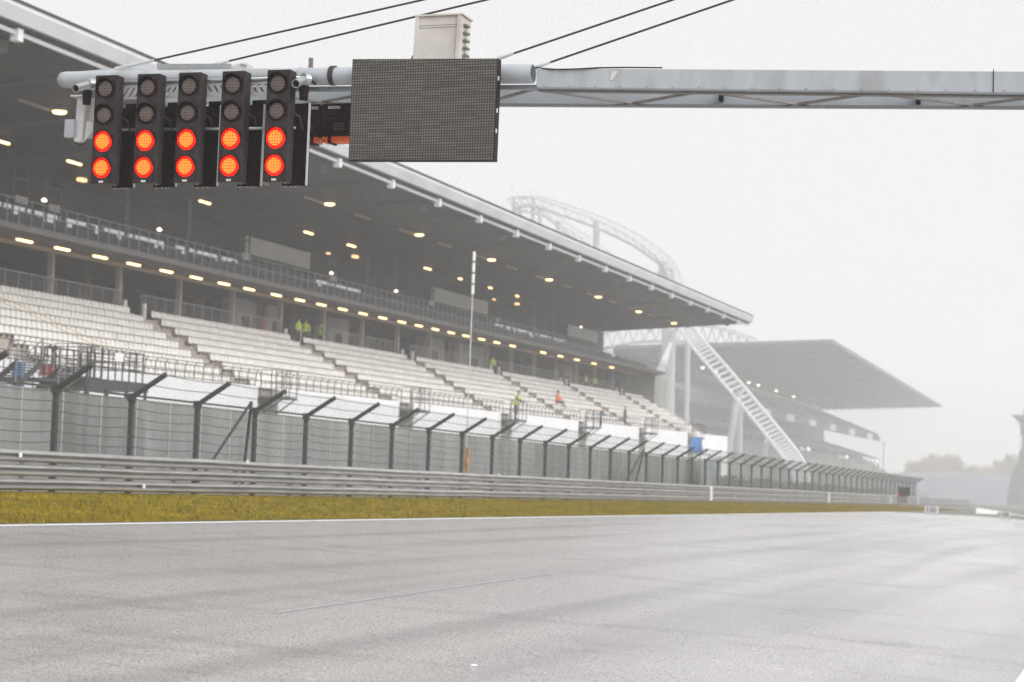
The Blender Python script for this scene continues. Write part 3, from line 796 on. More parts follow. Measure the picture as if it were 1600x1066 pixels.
while True:
    y = yb0 + BP * k; k += 1
    if y < YR0 + 1: continue
    if y > YR1 - 1: break
    b = MB(); b.box(X(50.5), X(50.05), y - 0.22, y + 0.22, Zh(HF - 0.62), Zh(HF - 0.02)); b.build('bracket', M['white'], roof)
    b = MB(); b.hexa([(X(71), y - .09, Zh(roofh(71) - 0.22)), (X(50.6), y - .09, Zh(roofh(50.6) - .16)), (X(50.6), y + .09, Zh(roofh(50.6) - .16)), (X(71), y + .09, Zh(roofh(71) - 0.22)),
                      (X(71), y - .09, Zh(roofh(71) - .003)), (X(50.6), y - .09, Zh(roofh(50.6) - .003)), (X(50.6), y + .09, Zh(roofh(50.6) - .003)), (X(71), y + .09, Zh(roofh(71) - .003))])
    b.build('beam', M['beam'], roof)
    b = MB(); b.bar((X(58.5), y + 3.6, Zh(roofh(58.5) - .1)), (X(58.5), y + 6.8, Zh(roofh(58.5) - .1)), 0.12, 0.16); b.build('cable_tray', M['lip'], roof)
    if k % 2 == 0:
        b = MB(); b.box(X(52.2), X(51.8), y + 1.0, y + 1.7, Zh(HF - 0.75), Zh(HF - 0.2)); b.bar((X(52), y + 1.3, Zh(HF - .2)), (X(52), y + 1.3, Zh(HF)), .06); b.build('loudspeaker', M['slab'], roof)
# end block of the stand
b = MB(); b.box(X(75), X(63.5), Y1 + 0.02, Y1 + 5.5, Zh(4), Zh(12.6)); b.build('end_block', M['concrete_g'], gs)
b = MB(); b.box(X(72.2), X(71.5), Y1 - 4, Y1 - 2.6, Zh(10), Zh(roofh(72))); b.box(X(74), X(70.8), Y1 - 5, Y1 - 2, Zh(17.2), Zh(roofh(72) + .01)); b.build('end_pillar', M['farconc'], gs)
b = MB(); b.prism([(X(56.6), Zh(3.0)), (X(66), Zh(8.6)), (X(66), Zh(3.0))], Y1 + .02, Y1 + 14); b.build('end_stair', M['concrete'], gs)

# lamps under the balcony -----------------------------------------------------
lamp_px = [25, 85, 145, 198, 250, 297, 341, 381, 424, 461, 495, 529, 561, 592, 622, 649, 675, 700, 723, 748, 772, 797, 845, 872, 898, 925, 953]
def make_strip():
    t = empty('strip_lamp', (0, 0, 0), 'x', 'lamp')
    b = MB(); b.box(-0.11, 0.11, -0.85, 0.85, 0.0, 0.09); b.build('housing', M['slab'], t)
    b = MB(); b.prism([(-0.1, -0.002), (0.1, -0.002), (0.13, -0.05), (0.09, -0.13), (-0.02, -0.14), (-0.09, -0.1)], -0.78, 0.78); b.build('tube', M['lamp'], t)
    return t
proto = make_strip()
for i, px in enumerate(lamp_px):
    o = proto if i == 0 else copy_tree(proto)
    o.location = (X(64.1), T(px, 64.1), Zh(12.3))
    tag(o, 'glowing strip lamp under the grandstand balcony, %s from the left' % ORD[i], 'lamp', 'strip lamps in a row under the balcony')
# roof lamps
def at_roof(px, py):
    r = ray(px, py); k = (HF - HB) / 21
    s = (HF + 50 * k - 0.25) / (r.z - k * r.x) if False else (HF + 50 * k - 0.3) / (r.z + k * (-r.x))
    return CAM + r * s
def make_flood():
    t = empty('roof_floodlight', (0, 0, 0), 'x', 'lamp')
    b = MB(); b.box(-0.22, 0.22, -0.3, 0.3, 0.03, 0.24); b.bar((0, 0, .24), (0, 0, .32), .1); b.build('housing', M['slab'], t)
    b = MB(); b.tube([(0, 0, -0.1), (0, 0, -0.06), (0, 0, 0.028)], 0.24, 12, radii=[0.16, 0.26, 0.3]); b.build('lens', M['lamp'], t)
    return t
fl = make_flood()
for i, (px, py) in enumerate([(93, 175), (515, 319), (655, 367), (768, 406), (858, 437), (935, 464), (998, 487), (1053, 505)]):
    o = fl if i == 0 else copy_tree(fl)
    o.location = at_roof(px, py)
    o.scale = (1.4, 1.4, 1.2)
    tag(o, 'bright round floodlight in the outer row on the grandstand ceiling, %s from the left' % ORD[i], 'lamp', 'round floodlights on the grandstand ceiling')
cs = copy_tree(proto)
spots = [(2, 220), (116, 253), (320, 315), (482, 363), (549, 383), (668, 419), (719, 435), (766, 449), (808, 462)]
for i, (px, py) in enumerate(spots):
    o = cs if i == 0 else copy_tree(proto)
    o.location = at_roof(px, py); o.rotation_euler = (0, 0, 0)
    if i > 5: o.scale = (1, 0.5, 1)
    tag(o, 'pale strip lamp in the inner row on the grandstand ceiling, %s from the left' % ORD[i], 'lamp', 'strip lamps on the grandstand ceiling')
def make_amber():
    t = empty('amber_lamp', (0, 0, 0), 'x', 'lamp')
    b = MB(); b.box(-0.25, 0.25, -0.4, 0.4, 0.1, 0.25); b.build('housing', M['slab'], t)
    b = MB(); b.box(-0.2, 0.2, -0.35, 0.35, -0.12, 0.098); b.build('lens', M['lamp2'], t)
    return t
am = make_amber()
for i, (px, py) in enumerate([(128, 281), (555, 401), (808, 475), (513, 396), (772, 468)]):
    o = am if i == 0 else copy_tree(am)
    o.location = at_roof(px, py)
    if i > 2: o.scale = (.6, .6, .6)
    tag(o, ['dull amber box lamp on the ceiling just left of the start lights', 'dull amber box lamp on the ceiling above the second gap in the upper wall', 'dull amber box lamp on the ceiling near the last blank board', 'small amber lamp on the ceiling right of the first blank board', 'small amber lamp on the ceiling right of the white segmented mast'][i], 'lamp', 'amber lamps on the grandstand ceiling')
b0 = None
for i, (px, py) in enumerate([(69, 313), (249, 359), (518, 427), (619, 455), (908, 511)]):
    p = at_d(px, py, 65.0); b = MB(); b.tube([(0, 0, -.1), (0, 0, 0.02)], 0.2, 10, radii=[.12, .2]); b.tube([(0, 0, .02), (0, 0, .12)], .1, 8)
    if b0 is None: b0 = b.build('globe_lamp', M['lampw']); o = b0
    else: o = b0.copy(); COL.objects.link(o)
    o.location = p; o.scale = (1, 1.3, 1)
    pen = MB(); pen.bar((0, 0, .1), (0, 0, Zh(roofh(65)) - p.z), .03); pp = pen.build('hanger', M['beam'], o); pp.location = (0, 0, 0)
    tag(o, 'small pale lamp hanging over the grandstand balcony, %s from the left' % ORD[i], 'lamp', 'small lamps over the balcony')

# ------------------------------------------------------------------ stairs and clutter at left end of wall
st = empty('steel_staircase', (X(50), T(90, 50), gz(-50, T(90, 50))), 'dark steel staircase with landing and railings in front of the grandstand, far left', 'staircase')
def sp(px, py, D=50.0): return at_d(px, py, D)
def flight(a, bb, n, w, nm='flight'):
    b = MB(); a = Vector(a); bb = Vector(bb)
    for i in range(n):
        p = a.lerp(bb, i / (n - 1)); b.box(p.x - w, p.x, p.y - .17, p.y + .17, p.z - .03, p.z + .03)
    for s_ in (0, -w): b.bar(a + Vector((s_, 0, -.12)), bb + Vector((s_, 0, -.12)), .06, .28)
    b.build(nm, M['post'], st)
    for s_ in (0, -w):
        r = MB()
        r.bar(a + Vector((s_, 0, 1.0)), bb + Vector((s_, 0, 1.0)), .05); 
        for i in range(5):
            p = a.lerp(bb, i / 4) + Vector((s_, 0, 0)); r.bar(p, p + Vector((0, 0, 1)), .05)
        r.build('handrail', M['railg'], st)
flight(sp(24, 600), sp(66, 563), 10, 1.4)
flight(sp(90, 612), sp(132, 574), 10, 1.4)
b = MB(); p, q = sp(62, 590), sp(100, 598); b.box(p.x - 2.6, p.x, p.y, q.y, p.z - .15, p.z); b.build('landing', M['post'], st)
b = MB(); p, q = sp(136, 590), sp(232, 597); b.box(p.x - 2.6, p.x, p.y, q.y, p.z - .5, p.z); 
for f_ in (0.02, 0.33, .66, .98): y = p.y + (q.y - p.y) * f_; b.bar((p.x - .1, y, p.z - 6), (p.x - .1, y, p.z - .5), .14); b.bar((p.x - 2.4, y, p.z - 6), (p.x - 2.4, y, p.z - .5), .14)
b.build('platform', M['post'], st)
r = MB(); y = p.y; zt = sp(222, 553).z
n = 8
for i in range(n + 1):
    y = p.y + (sp(224, 590).y - p.y) * i / n; r.bar((p.x - .05, y, p.z), (p.x - .05, y, zt), .06); r.bar((p.x - 2.5, y, p.z), (p.x - 2.5, y, zt), .06)
for zz in (zt, zt - .45, zt - .9): 
    for xo in (.05, 2.5): r.bar((p.x - xo, p.y, zz), (p.x - xo, y, zz), .05)
    r.bar((p.x - .05, y, zz), (p.x - 2.5, y, zz), .05); r.bar((p.x - .05, p.y, zz), (p.x - 2.5, p.y, zz), .05)
r.build('guard_rail', M['rail'], st)
r = MB()
for px in (55, 64, 73, 83, 86):
    a = sp(px, 575, 51.5); r.bar(a, (a.x, a.y, sp(px, 540, 51.5).z), .07)
a, c = sp(52, 541, 51.5), sp(90, 548, 51.5); r.bar(a, (a.x, c.y, a.z), .05)
r.build('gate_frame', M['rail'], st)
b = MB(); p = at_d(30, 600, 54.0); q = at_d(36, 567, 54.0); b.box(p.x - .06, p.x, T(20, 54), T(36, 54), p.z - .6, q.z)
b.bar((p.x - .1, T(20, 54), p.z - .6), (p.x - .1, T(20, 54), q.z), .08); tag(b.build('blue_banner', M['skyblue'], None, (p.x, T(28, 54), p.z - .6)), 'narrow blue banner on the white wall beside the steel staircase', 'banner')
b = MB(); p = at_d(72, 585, 53.0); b.box(p.x - .5, p.x, T(71, 53), T(85, 53), p.z, at_d(78, 571, 53).z); b.box(p.x - .55, p.x + .05, T(70.5, 53), T(85.5, 53), p.z - .06, p.z); tag(b.build('red_box', M['red'], None, (p.x, p.y, p.z)), 'red box standing at the head of the steel staircase', 'box')
b = MB(); a, c = sp(180, 551, 49.9), sp(192, 566, 49.9); b.box(a.x, a.x + .03, a.y, c.y, c.z, a.z); tag(b.build('paper_notice', M['white'], None, a), 'white notice sheet tied to the railing of the steel platform', 'notice')
# yellow-ish tape lines across the seats
b = MB()
pts = [at_d(px, py, D) for px, py, D in ((-10, 486, 60.5), (35, 505, 59.4), (75, 524, 58.4), (120, 546, 57.3), (160, 560, 56.2))]
for q in (0, .25):
    b.tube([p_ + Vector((0.35, 0, .55 + q)) for p_ in pts], .02, 4)
tag(b.build('barrier_tape', mat('yellow_tape', (.6, .42, .1), .5)), 'yellowish barrier tape stretched across the white seats at the far left', 'tape')

# thin mast with white segmented top
b0 = at_d(727, 742, 26.9); b1 = at_d(741, 392, 26.9)
ms = empty('slender_mast', (b0.x, b0.y, gz(b0.x, b0.y)), 'slender pole with white segmented top rising from an orange foot at the fence', 'mast')
up = (b1 - b0); b1 = Vector((b0.x + 0, b0.y, b0.z + up.length)) if False else b1
b = MB(); b.tube([b0 + Vector((0, 0, -1.2)), b0.lerp(b1, .8)], .025, 8); b.build('pole', M['galvw'], ms)
for k in range(4):
    f0 = .8 + k * .05; b = MB(); b.tube([b0.lerp(b1, f0 + .004), b0.lerp(b1, f0 + .046)], .065, 10); b.build('antenna_segment', M['white'], ms)
b = MB(); q = b0.lerp(b1, .12); b.bar(b0 + Vector((0.05, .02, -.8)), q + Vector((0.05, .02, 0)), .15, .12); b.bar(b0.lerp(b1, .05) + Vector((.08, -.12, 0)), b0.lerp(b1, .1) + Vector((.08, .12, 0)), .08); b.build('orange_foot', M['orange'], ms)

# blue covered camera on scaffold
p = at_d(1088, 706, 29.0)
cm = empty('covered_camera', (p.x, p.y, gz(p.x, p.y)), 'television camera under a bright blue cover on a scaffold behind the fence', 'camera')
b = MB(); q0, q1 = at_d(1077, 706, 29), at_d(1099, 706, 29); zt = at_d(1088, 682, 29).z; w = (q1.y - q0.y) / 2
b.hexa([(p.x - .3, q0.y + w * .4, p.z - .1), (p.x + .2, q0.y + w * .5, p.z), (p.x + .2, q1.y - w * .4, p.z - .1), (p.x - .3, q1.y - w * .5, p.z), (p.x - .2, q0.y + w * .6, zt - .15), (p.x + .15, q0.y + w * .8, zt), (p.x + .12, q1.y - w * .5, zt), (p.x - .2, q1.y - w * .5, zt - .1)])
o = b.build('rain_cover', M['blue'], cm); md = o.modifiers.new('b', 'BEVEL'); md.width = .12; md.segments = 3
b = MB(); b.box(p.x - .15, p.x + .15, p.y - .5, p.y + .3, zt - .05, zt + .35); b.build('camera_head', M['white'], cm)
b = MB(); g0 = gz(p.x, p.y)
for i in (-1, 1):
    for j in (-1, 1): b.bar((p.x + i * .6, p.y + j * 1.5, g0), (p.x + i * .6, p.y + j * 1.5, p.z - .1), .07)
    for z_ in (1, 2.2): b.bar((p.x + i * .6, p.y - 1.5, g0 + z_), (p.x + i * .6, p.y + 1.5, g0 + z_), .05)
b.box(p.x - .7, p.x + .7, p.y - 1.6, p.y + 1.6, p.z - .2, p.z - .12); b.build('scaffold', M['galv'], cm)
b = MB(); b.hexa([(p.x + .7, p.y - 1.6, g0 + .6), (p.x + .75, p.y + 1.2, g0 + 1.1), (p.x + .72, p.y + 5, g0 + 1.9), (p.x + .68, p.y + 4, g0 + 1.2), (p.x + .7, p.y - 1.4, p.z - .7), (p.x + .75, p.y + 1.0, p.z - .5), (p.x + .72, p.y + 5, p.z - .2), (p.x + .68, p.y + 4, p.z - .4)])
b.build('tarpaulin', mat('grey_green_tarp', (.32, .38, .37), .5, 0, .3, 1), cm)

# ------------------------------------------------------------------ gantry
TG = 20.7
def gp(px, py, dy=0.0): return at_y(px, py, TG + dy)
ga = empty('start_gantry', (gp(2071, 800).x, TG, 0), 'pale blue grey steel start gantry truss reaching over the track at the top', 'gantry')
b = MB(); a, c = gp(93, 125), gp(833, 115.5)
d = (c - a).normalized()
b.tube([a, a + d * .03, a + d * .09, c - d * .5], .1, 28, radii=[.055, .09, .102, .108], cap=False)
b.add([a + Vector((0, 0, 0))] + [a + Vector((0, math.cos(k * math.pi / 14), math.sin(k * math.pi / 14))) * .055 for k in range(28)], [(0, k + 1, (k + 1) % 28 + 1) for k in range(28)])
b.pipe(c - d * .5, c, .112, .1, 28)
b.build('tube', M['gantry'], ga, smooth=True)
for px in (521,):
    q = gp(px, 118.5 + (521 - px) * .0135); b = MB(); b.tube([q - d * .03, q + d * .03], .118, 28); b.build('band_clamp', M['cable'], ga, smooth=False)
# front box beam and rear beam
def beam(pa, pb, topa, topb, ha, hb, dy, th, nm, m):
    A, B = gp(pa, topa, dy), gp(pb, topb, dy); A2, B2 = gp(pa, topa + ha, dy), gp(pb, topb + hb, dy)
    b = MB(); b.hexa([(A2.x, TG + dy, A2.z), (B2.x, TG + dy, B2.z), (B2.x, TG + dy + th, B2.z), (A2.x, TG + dy + th, A2.z),
                      (A.x, TG + dy, A.z), (B.x, TG + dy, B.z), (B.x, TG + dy + th, B.z), (A.x, TG + dy + th, A.z)])
    o = b.build(nm, m, ga); mo = o.modifiers.new('bevel', 'BEVEL'); mo.width = .006; mo.segments = 2; return A2, B2
fa, fb = beam(838, 2071, 106.5, 115, 30, 35.5, .02, .2, 'front_beam', M['gantry'])
ra, rb = beam(240, 2071, 136, 144, 24, 25.5, .95, .2, 'rear_beam', M['gantry_low'])
b = MB(); A = gp(240, 137, .12); b.hexa([(A.x, TG + .12, A.z - .05), (fa.x, TG + .12, fa.z), (fa.x, TG + .2, fa.z), (A.x, TG + .2, A.z - .05), (A.x, TG + .12, A.z), (fa.x, TG + .12, fa.z + .05), (fa.x, TG + .2, fa.z + .05), (A.x, TG + .2, A.z)]); b.build('lower_chord', M['gantry_low'], ga)
# flange strips along the beam bottoms
def at_beam(pxx, rear):
    if rear: 
        q = gp(pxx, 150, .95); f_ = (q.x - ra.x) / (rb.x - ra.x); return Vector((q.x, TG + .93, ra.z + (rb.z - ra.z) * f_ + .012))
    q = gp(pxx, 130, .1); f_ = (q.x - fa.x) / (fb.x - fa.x); return Vector((q.x, TG + .2, fa.z + (fb.z - fa.z) * f_ + .012))
zz = [(830, 0), (990, 1), (1095, 0), (1247, 1), (1365, 0), (1522, 1), (1640, 0), (1790, 1), (1920, 0), (2050, 1)]
zz = [(300, 0), (505, 1), (620, 0), (760, 1)] + zz
for k in range(len(zz) - 1):
    p_, q_ = at_beam(*zz[k]), at_beam(*zz[k + 1]); b = MB(); b.bar(p_, q_, .05, .025); b.build('diagonal_brace', M['brace'], ga)
b = MB()
for rear in (0, 1):
    p_, q_ = at_beam(840 if not rear else 480, rear), at_beam(2060, rear); b.bar(p_ + Vector((0, 0, -.022)), q_ + Vector((0, 0, -.022)), .1, .014)
b.build('flange', M['brace'], ga)
for px in (1127, 1435):
    q = gp(px, 151 + (px - 1127) * .012, .9); b = MB(); b.box(q.x - .022, q.x + .022, TG + .86, TG + .94, q.z - .055, q.z + .055); b.bar((q.x, TG + .9, q.z + .05), (q.x, TG + .3, q.z + .12), .02); b.build('clamp', M['black'], ga)
q = gp(1552, 126); b = MB(); b.box(q.x - .004, q.x + .004, TG + .012, TG + .02, q.z - .13, q.z + .13); b.build('beam_joint', M['black'], ga)
b = MB(); q = gp(958, 118); b.hexa([(q.x - .04, TG + .014, q.z - .05), (q.x - .01, TG + .014, q.z - .05), (q.x - .01, TG + .019, q.z - .05), (q.x - .04, TG + .019, q.z - .05), (q.x - .03, TG + .014, q.z + .06), (q.x + .05, TG + .014, q.z + .05), (q.x + .05, TG + .019, q.z + .05), (q.x - .03, TG + .019, q.z + .06)]); b.build('sticker_residue', M['whitebox'], ga)
b = MB(); x_ = gp(850, 130).x
while x_ < gp(1700, 130).x:
    f_ = (x_ - fa.x) / (fb.x - fa.x); zz_ = fa.z + (fb.z - fa.z) * f_
    b.tube([(x_, TG + .012, zz_ + .018), (x_, TG + .02, zz_ + .018)], .008, 6); x_ += .3
tag(b.build('bolt_row', M['brace'], ga))
for px in (300, 470, 700):
    q = gp(px, 118.5 + (521 - px) * .0135); b = MB(); b.tube([q - d * .006, q + d * .006], .111 if px > 600 else .107, 28); b.build('weld_seam', M['gantry_low'], ga)
# loose cable on the beam
b = MB(); b.tube([gp(833, 105, .1), gp(848, 107, .02), gp(870, 109, 0), gp(900, 108, 0), (gp(935, 106, .02)), gp(980, 105.5, .05), gp(1035, 106, .1)], .009, 6); b.build('loose_cable', M['cable'], ga)
# stays and far support mast
top = [gp(2071, -317, .1), gp(2071, -312, .4), gp(2071, -344, .1), gp(2071, -317, .4)]
for (px, py), q in zip(((180, 108), (335, 101), (778, 92), (835, 106)), top):
    a_ = gp(px, py, .1); b = MB(); b.tube([a_, q], .0125, 6); b.build('stay_cable', M['cable'], ga)
    b = MB(); d_ = (q - a_).normalized(); b.tube([a_, a_ + d_ * (.55 if px < 200 else .2)], .02, 8, radii=[.026, .014]); b.build('turnbuckle', M['galvw'], ga)
q = gp(2071, -320, .5); b = MB(); b.box(q.x - .25, q.x + .25, TG + .2, TG + .8, gz(q.x, TG) - .2, q.z + .3); b.build('support_mast', M['gantry'], ga)
# trays above the signals
q0, q1 = gp(250, 112, .1), gp(366, 111, .1); b = MB(); b.hexa([(q0.x, TG + .05, q0.z), (q1.x, TG + .05, q1.z), (q1.x, TG + .35, q1.z), (q0.x, TG + .35, q0.z), (q0.x, TG + .0, q0.z + .075), (q1.x, TG + .0, q1.z + .07), (q1.x + .02, TG + .4, q1.z + .07), (q0.x, TG + .4, q0.z + .075)]); b.build('cable_tray', M['galvw'], ga)
q = gp(385, 106, .1); b = MB(); b.box(q.x - .09, q.x + .05, TG, TG + .2, q.z - .05, q.z + .03); b.tube([(q.x - .02, TG, q.z + .03), (q.x + .06, TG, q.z + .01)], .02, 8); b.build('clamp_block', M['galvw'], ga)
q = gp(485, 98, .2); b = MB(); b.box(q.x - .025, q.x + .02, TG + .2, TG + .24, q.z - .12, q.z + .06); b.build('stub', M['brace'], ga)
q0, q1 = gp(105, 113, .05), gp(235, 109, .05); b = MB(); b.hexa([(q0.x, TG - .02, q0.z - .02), (q1.x, TG - .02, q1.z - .02), (q1.x, TG + .2, q1.z - .02), (q0.x, TG + .2, q0.z - .02), (q0.x + .4, TG, q0.z + .0), (q1.x - .3, TG, q1.z + .03), (q1.x - .3, TG + .1, q1.z + .03), (q0.x + .4, TG + .1, q0.z + .0)]); b.build('top_fin', M['gantry'], ga)

# signal rack: pipes and slotted plates
rk = empty('signal_rack', gp(300, 130, -.1), 'tubular rack with slotted pale plates carrying the five start lights', 'rack')
sig = [(165.5, 139), (231.5, 137), (296, 135), (364.5, 133), (435, 131)]   # first lens centre of each signal
def sy(px): return 139 + (px - 165.5) * (-8 / 269.5)
b = MB(); b.tube([gp(133, 130.5, -.14), gp(480, 121, -.14)], .019, 12); b.build('upper_pipe', M['galv'], rk, smooth=True)
b = MB(); b.tube([gp(160, 203.5, -.1), gp(462, 200, -.1)], .019, 12); b.build('lower_pipe', M['galv'], rk, smooth=True)
for i in range(4):
    xa, xb = sig[i][0] + 22, sig[i + 1][0] - 15
    A, B = gp(xa - 4, 132, -.12), gp(xb + 4, 132, -.12); zt = gp((xa + xb) / 2, sy(xa) - 5, -.12).z; zb = gp((xa + xb) / 2, sy(xa) + 17, -.12).z
    n = 4; wd = (B.x - A.x); b = MB(); lean = .035 if i != 2 else -.035
    if i == 3: lean = -.035
    # plate as slanted bars with slots between them
    zt2, zb2 = zt - .03, zb + .03
    b.box(A.x, B.x, TG - .12, TG - .11, zt2, zt); b.box(A.x, B.x, TG - .12, TG - .11, zb, zb2)
    for k in range(n + 1):
        xc = A.x + wd * k / n; hw = wd / n * .3
        b.hexa([(xc - hw - lean, TG - .12, zb2), (xc + hw - lean, TG - .12, zb2), (xc + hw - lean, TG - .11, zb2), (xc - hw - lean, TG - .11, zb2), (xc - hw + lean, TG - .12, zt2), (xc + hw + lean, TG - .12, zt2), (xc + hw + lean, TG - .11, zt2), (xc - hw + lean, TG - .11, zt2)])
    b.build('slotted_plate', M['galvw'], rk)
    b = MB(); b.box(A.x, B.x, TG + .105, TG + .12, zt - .6, zb - .01); b.box(A.x + wd * .35, A.x + wd * .62, TG + .08, TG + .104, zb - .26, zb - .19); b.build('back_tray', M['black'], rk)
for (px, py, qx, qy) in ((118, 138.5, 141, 132), (462, 131, 477, 124.5)):
    b = MB(); b.pipe(gp(px, py, -.55), gp(qx, qy, -.2), .05, .042, 20); b.build('pipe_end', M['galv'], rk, smooth=False)
    q = gp(qx + 1, qy, -.2); b = MB(); b.tube([q + Vector((-.02, -.03, 0)), q + Vector((.02, .03, 0))], .075, 16); b.build('pipe_clamp', M['galv'], rk)
    q = gp(qx - 5 if px < 200 else qx - 2, qy + 19, -.15); b = MB(); b.tube([(q.x, q.y, q.z - .1), (q.x, q.y, q.z + .05), (q.x, q.y, q.z + .11)], .06, 14, radii=[.05, .062, .04]); b.tube([(q.x, q.y, q.z + .08), (q.x + .08, q.y, q.z + .13), (q.x + .12, q.y + .05, q.z + .1)], .016, 6); b.build('cable_gland', M['black'], rk, smooth=False)

# start lights
def make_signal():
    t = empty('start_light', (0, 0, 0), 'x', 'signal')
    W2 = .152; PH = .322
    b = MB(); b.box(-W2, W2, .0, .17, -PH * 3 - .19, .17); o = b.build('housing', M['blackf'], t); md = o.modifiers.new('b', 'BEVEL'); md.width = .012; md.segments = 2
    for k in range(4):
        z = -PH * k; lit = k > 1
        n = 36
        v = MB(); ang = [math.radians(-50 + 280 * q / 28) for q in range(29)]
        L = [.012 + .06 * max(0, math.sin(a)) ** .6 for a in ang]
        vs = []
        for a, l in zip(ang, L):
            for rr in (.13, .126):
                vs.append((rr * math.cos(a), -.001, z + rr * math.sin(a))); vs.append((rr * math.cos(a), -l, z + rr * math.sin(a)))
        fs = []
        for q in range(28):
            o_ = q * 4; p_ = o_ + 4
            fs += [(o_, o_ + 1, p_ + 1, p_), (o_ + 2, p_ + 2, p_ + 3, o_ + 3), (o_ + 1, o_ + 3, p_ + 3, p_ + 1)]
        v.add(vs, fs); v.build('visor', M['black'], t)
        c = MB(); vs = [(0, -.028, 0)]; fs = []
        for j, (rr, yy) in enumerate(((.05, -.026), (.09, -.018))):
            vs += [(rr * math.cos(q * 2 * math.pi / n), yy, rr * math.sin(q * 2 * math.pi / n)) for q in range(n)]
        for q in range(n):
            q2 = (q + 1) % n; fs.append((0, 1 + q2, 1 + q)); fs.append((1 + q, 1 + q2, 1 + n + q2, 1 + n + q))
        c.add(vs, fs); le = c.build('lamp', M['lens_on'] if lit else M['lens_off'], t); le.location = (0, 0, z)
        c = MB(); vs = []
        for rr, yy in ((.09, -.018), (.105, -.017), (.122, -.004)): vs += [(rr * math.cos(q * 2 * math.pi / n), yy, rr * math.sin(q * 2 * math.pi / n)) for q in range(n)]
        fs = [(j * n + q, j * n + (q + 1) % n, (j + 1) * n + (q + 1) % n, (j + 1) * n + q) for j in range(2) for q in range(n)]
        c.add(vs, fs); ri = c.build('rim', M['ring_on'] if lit else M['black'], le); ri.location = (0, 0, 0)
    b = MB(); b.box(-.03, .03, -.012, -.001, -PH * 3 - .18, -PH * 3 - .155); b.build('badge_plate', M['galvw'], t)
    b = MB(); b.box(-.05, .27, .34, .36, -PH * 3 - .19, -.175); b.build('back_plate', M['black'], t)
    b = MB(); b.box(.262, .275, .30, .339, -PH * 3 - .19, -.175); b.box(-.01, .0, .28, .339, -PH * 3 - .17, -PH * 1.75); b.build('edge_strip', M['galvw'], t)
    b = MB(); b.box(-.06, .08, .171, .24, -.12, .0); b.build('bracket', M['black'], t); b = MB(); b.box(-.06, .08, .171, .339, -.7, -.6); b.build('bracket', M['black'], t); b = MB(); b.tube([(.12, .1, -.3), (.2, .2, -.36), (.2, .3, -.5)], .012, 6); b.build('cable', M['cable'], t)
    b = MB()
    for q in range(9):
        xx = -.04 + .3 * random.random(); b.tube([(xx, .35, -PH * 3 - .191), (xx, .35, -PH * 3 - .2), (xx, .35, -PH * 3 - .21)], .004, 5, radii=[.002, .005, .002])
    b.build('water_drops', M['whitebox'], t)
    return t
sg = make_signal()
words = ['leftmost of five', 'second from the left of five', 'middle one of five', 'fourth from the left of five', 'rightmost of five']
for i, (px, py) in enumerate(sig):
    o = sg if i == 0 else copy_tree(sg)
    o.location = gp(px, py, -.38); o.rotation_euler = (0, math.radians(0.35), math.radians((-.5, .3, 0, .4, -.2)[i]))
    tag(o, 'black start signal with two lower lamps glowing red, ' + words[i], 'signal', 'start lights on the gantry')

# white bracket boxes left of the signals
wb = empty('bracket_assembly', gp(127, 150, -.1), 'weathered white bracket and junction box hanging left of the first start light', 'bracket')
A, B = gp(121, 152, -.05), gp(134, 152, -.05); zb = gp(127, 221, -.05).z; zt = A.z
b = MB(); b.hexa([(A.x - .02, TG - .05, zb), (B.x - .03, TG - .05, zb), (B.x - .03, TG + .05, zb), (A.x - .02, TG + .05, zb), (A.x, TG - .05, zt), (B.x, TG - .05, zt), (B.x, TG + .05, zt), (A.x, TG + .05, zt)]); b.build('upright', M['whitebox'], wb)
b = MB(); b.box(A.x - .07, B.x + .0, TG - .1, TG + .1, zt + .002, zt + .02); b.box(A.x - .02, B.x + .1, TG + .051, TG + .06, zb + .05, zt); b.build('plate', M['whitebox'], wb)
q0, q1 = gp(102, 215, -.05), gp(118, 187, -.05); b = MB(); b.box(q0.x, q1.x, TG - .08, TG + .02, q0.z, q1.z); b.box(q1.x, q1.x + .025, TG - .06, TG, q0.z, q1.z); b.build('junction_box', M['gantry'], wb)
q = gp(133, 209, -.05); b = MB(); b.prism([(q.x, q.z - .09), (q.x + .13, q.z + .05), (q.x + .1, q.z + .13), (q.x + .02, q.z + .16)], TG - .06, TG - .04); b.build('gusset', M['whitebox'], wb)
b = MB(); b.tube([gp(116, 216), gp(117, 222), gp(122, 226), gp(130, 226), gp(134, 221)], .007, 6); b.build('cable', M['cable'], wb)

# led screen
A = gp(551, 93, -.3); B = gp(777, 92, -.3); Cc = gp(544.5, 250, -.3); Dd = gp(770.5, 250, -.3)
ctr = (A + B + Cc + Dd) / 4
sc_ = empty('display_screen', ctr, 'large dark unlit dot matrix display board hanging from the gantry', 'screen')
def q2(p, y): return (p.x - ctr.x, y, p.z - ctr.z)
b = MB(); b.hexa([q2(Cc, 0), q2(Dd, 0), q2(Dd, .012), q2(Cc, .012), q2(A, 0), q2(B, 0), q2(B, .012), q2(A, .012)])
o = b.build('matrix_face', M['screen'], sc_); o.location = (0, 0, 0)
b = MB()
s1 = .006
def off(p, dx, dz, y): return (p.x - ctr.x + dx, y, p.z - ctr.z + dz)
b.hexa([off(Cc, -s1, -s1, .0125), off(Dd, s1, -s1, .0125), off(Dd, s1, -s1, .13), off(Cc, -s1, -s1, .13), off(A, -s1, s1, .0125), off(B, s1, s1, .0125), off(B, s1, s1, .13), off(A, -s1, s1, .13)])
o = b.build('casing', M['black'], sc_); o.location = (0, 0, 0)
for f_ in (.18, .5, .7):
    b = MB(); P = B.lerp(Dd, f_); b.box(P.x - ctr.x + .006, P.x - ctr.x + .016, .02, .05, P.z - ctr.z - .035, P.z - ctr.z + .015); o = b.build('latch', M['galvw'], sc_); o.location = (0, 0, 0)
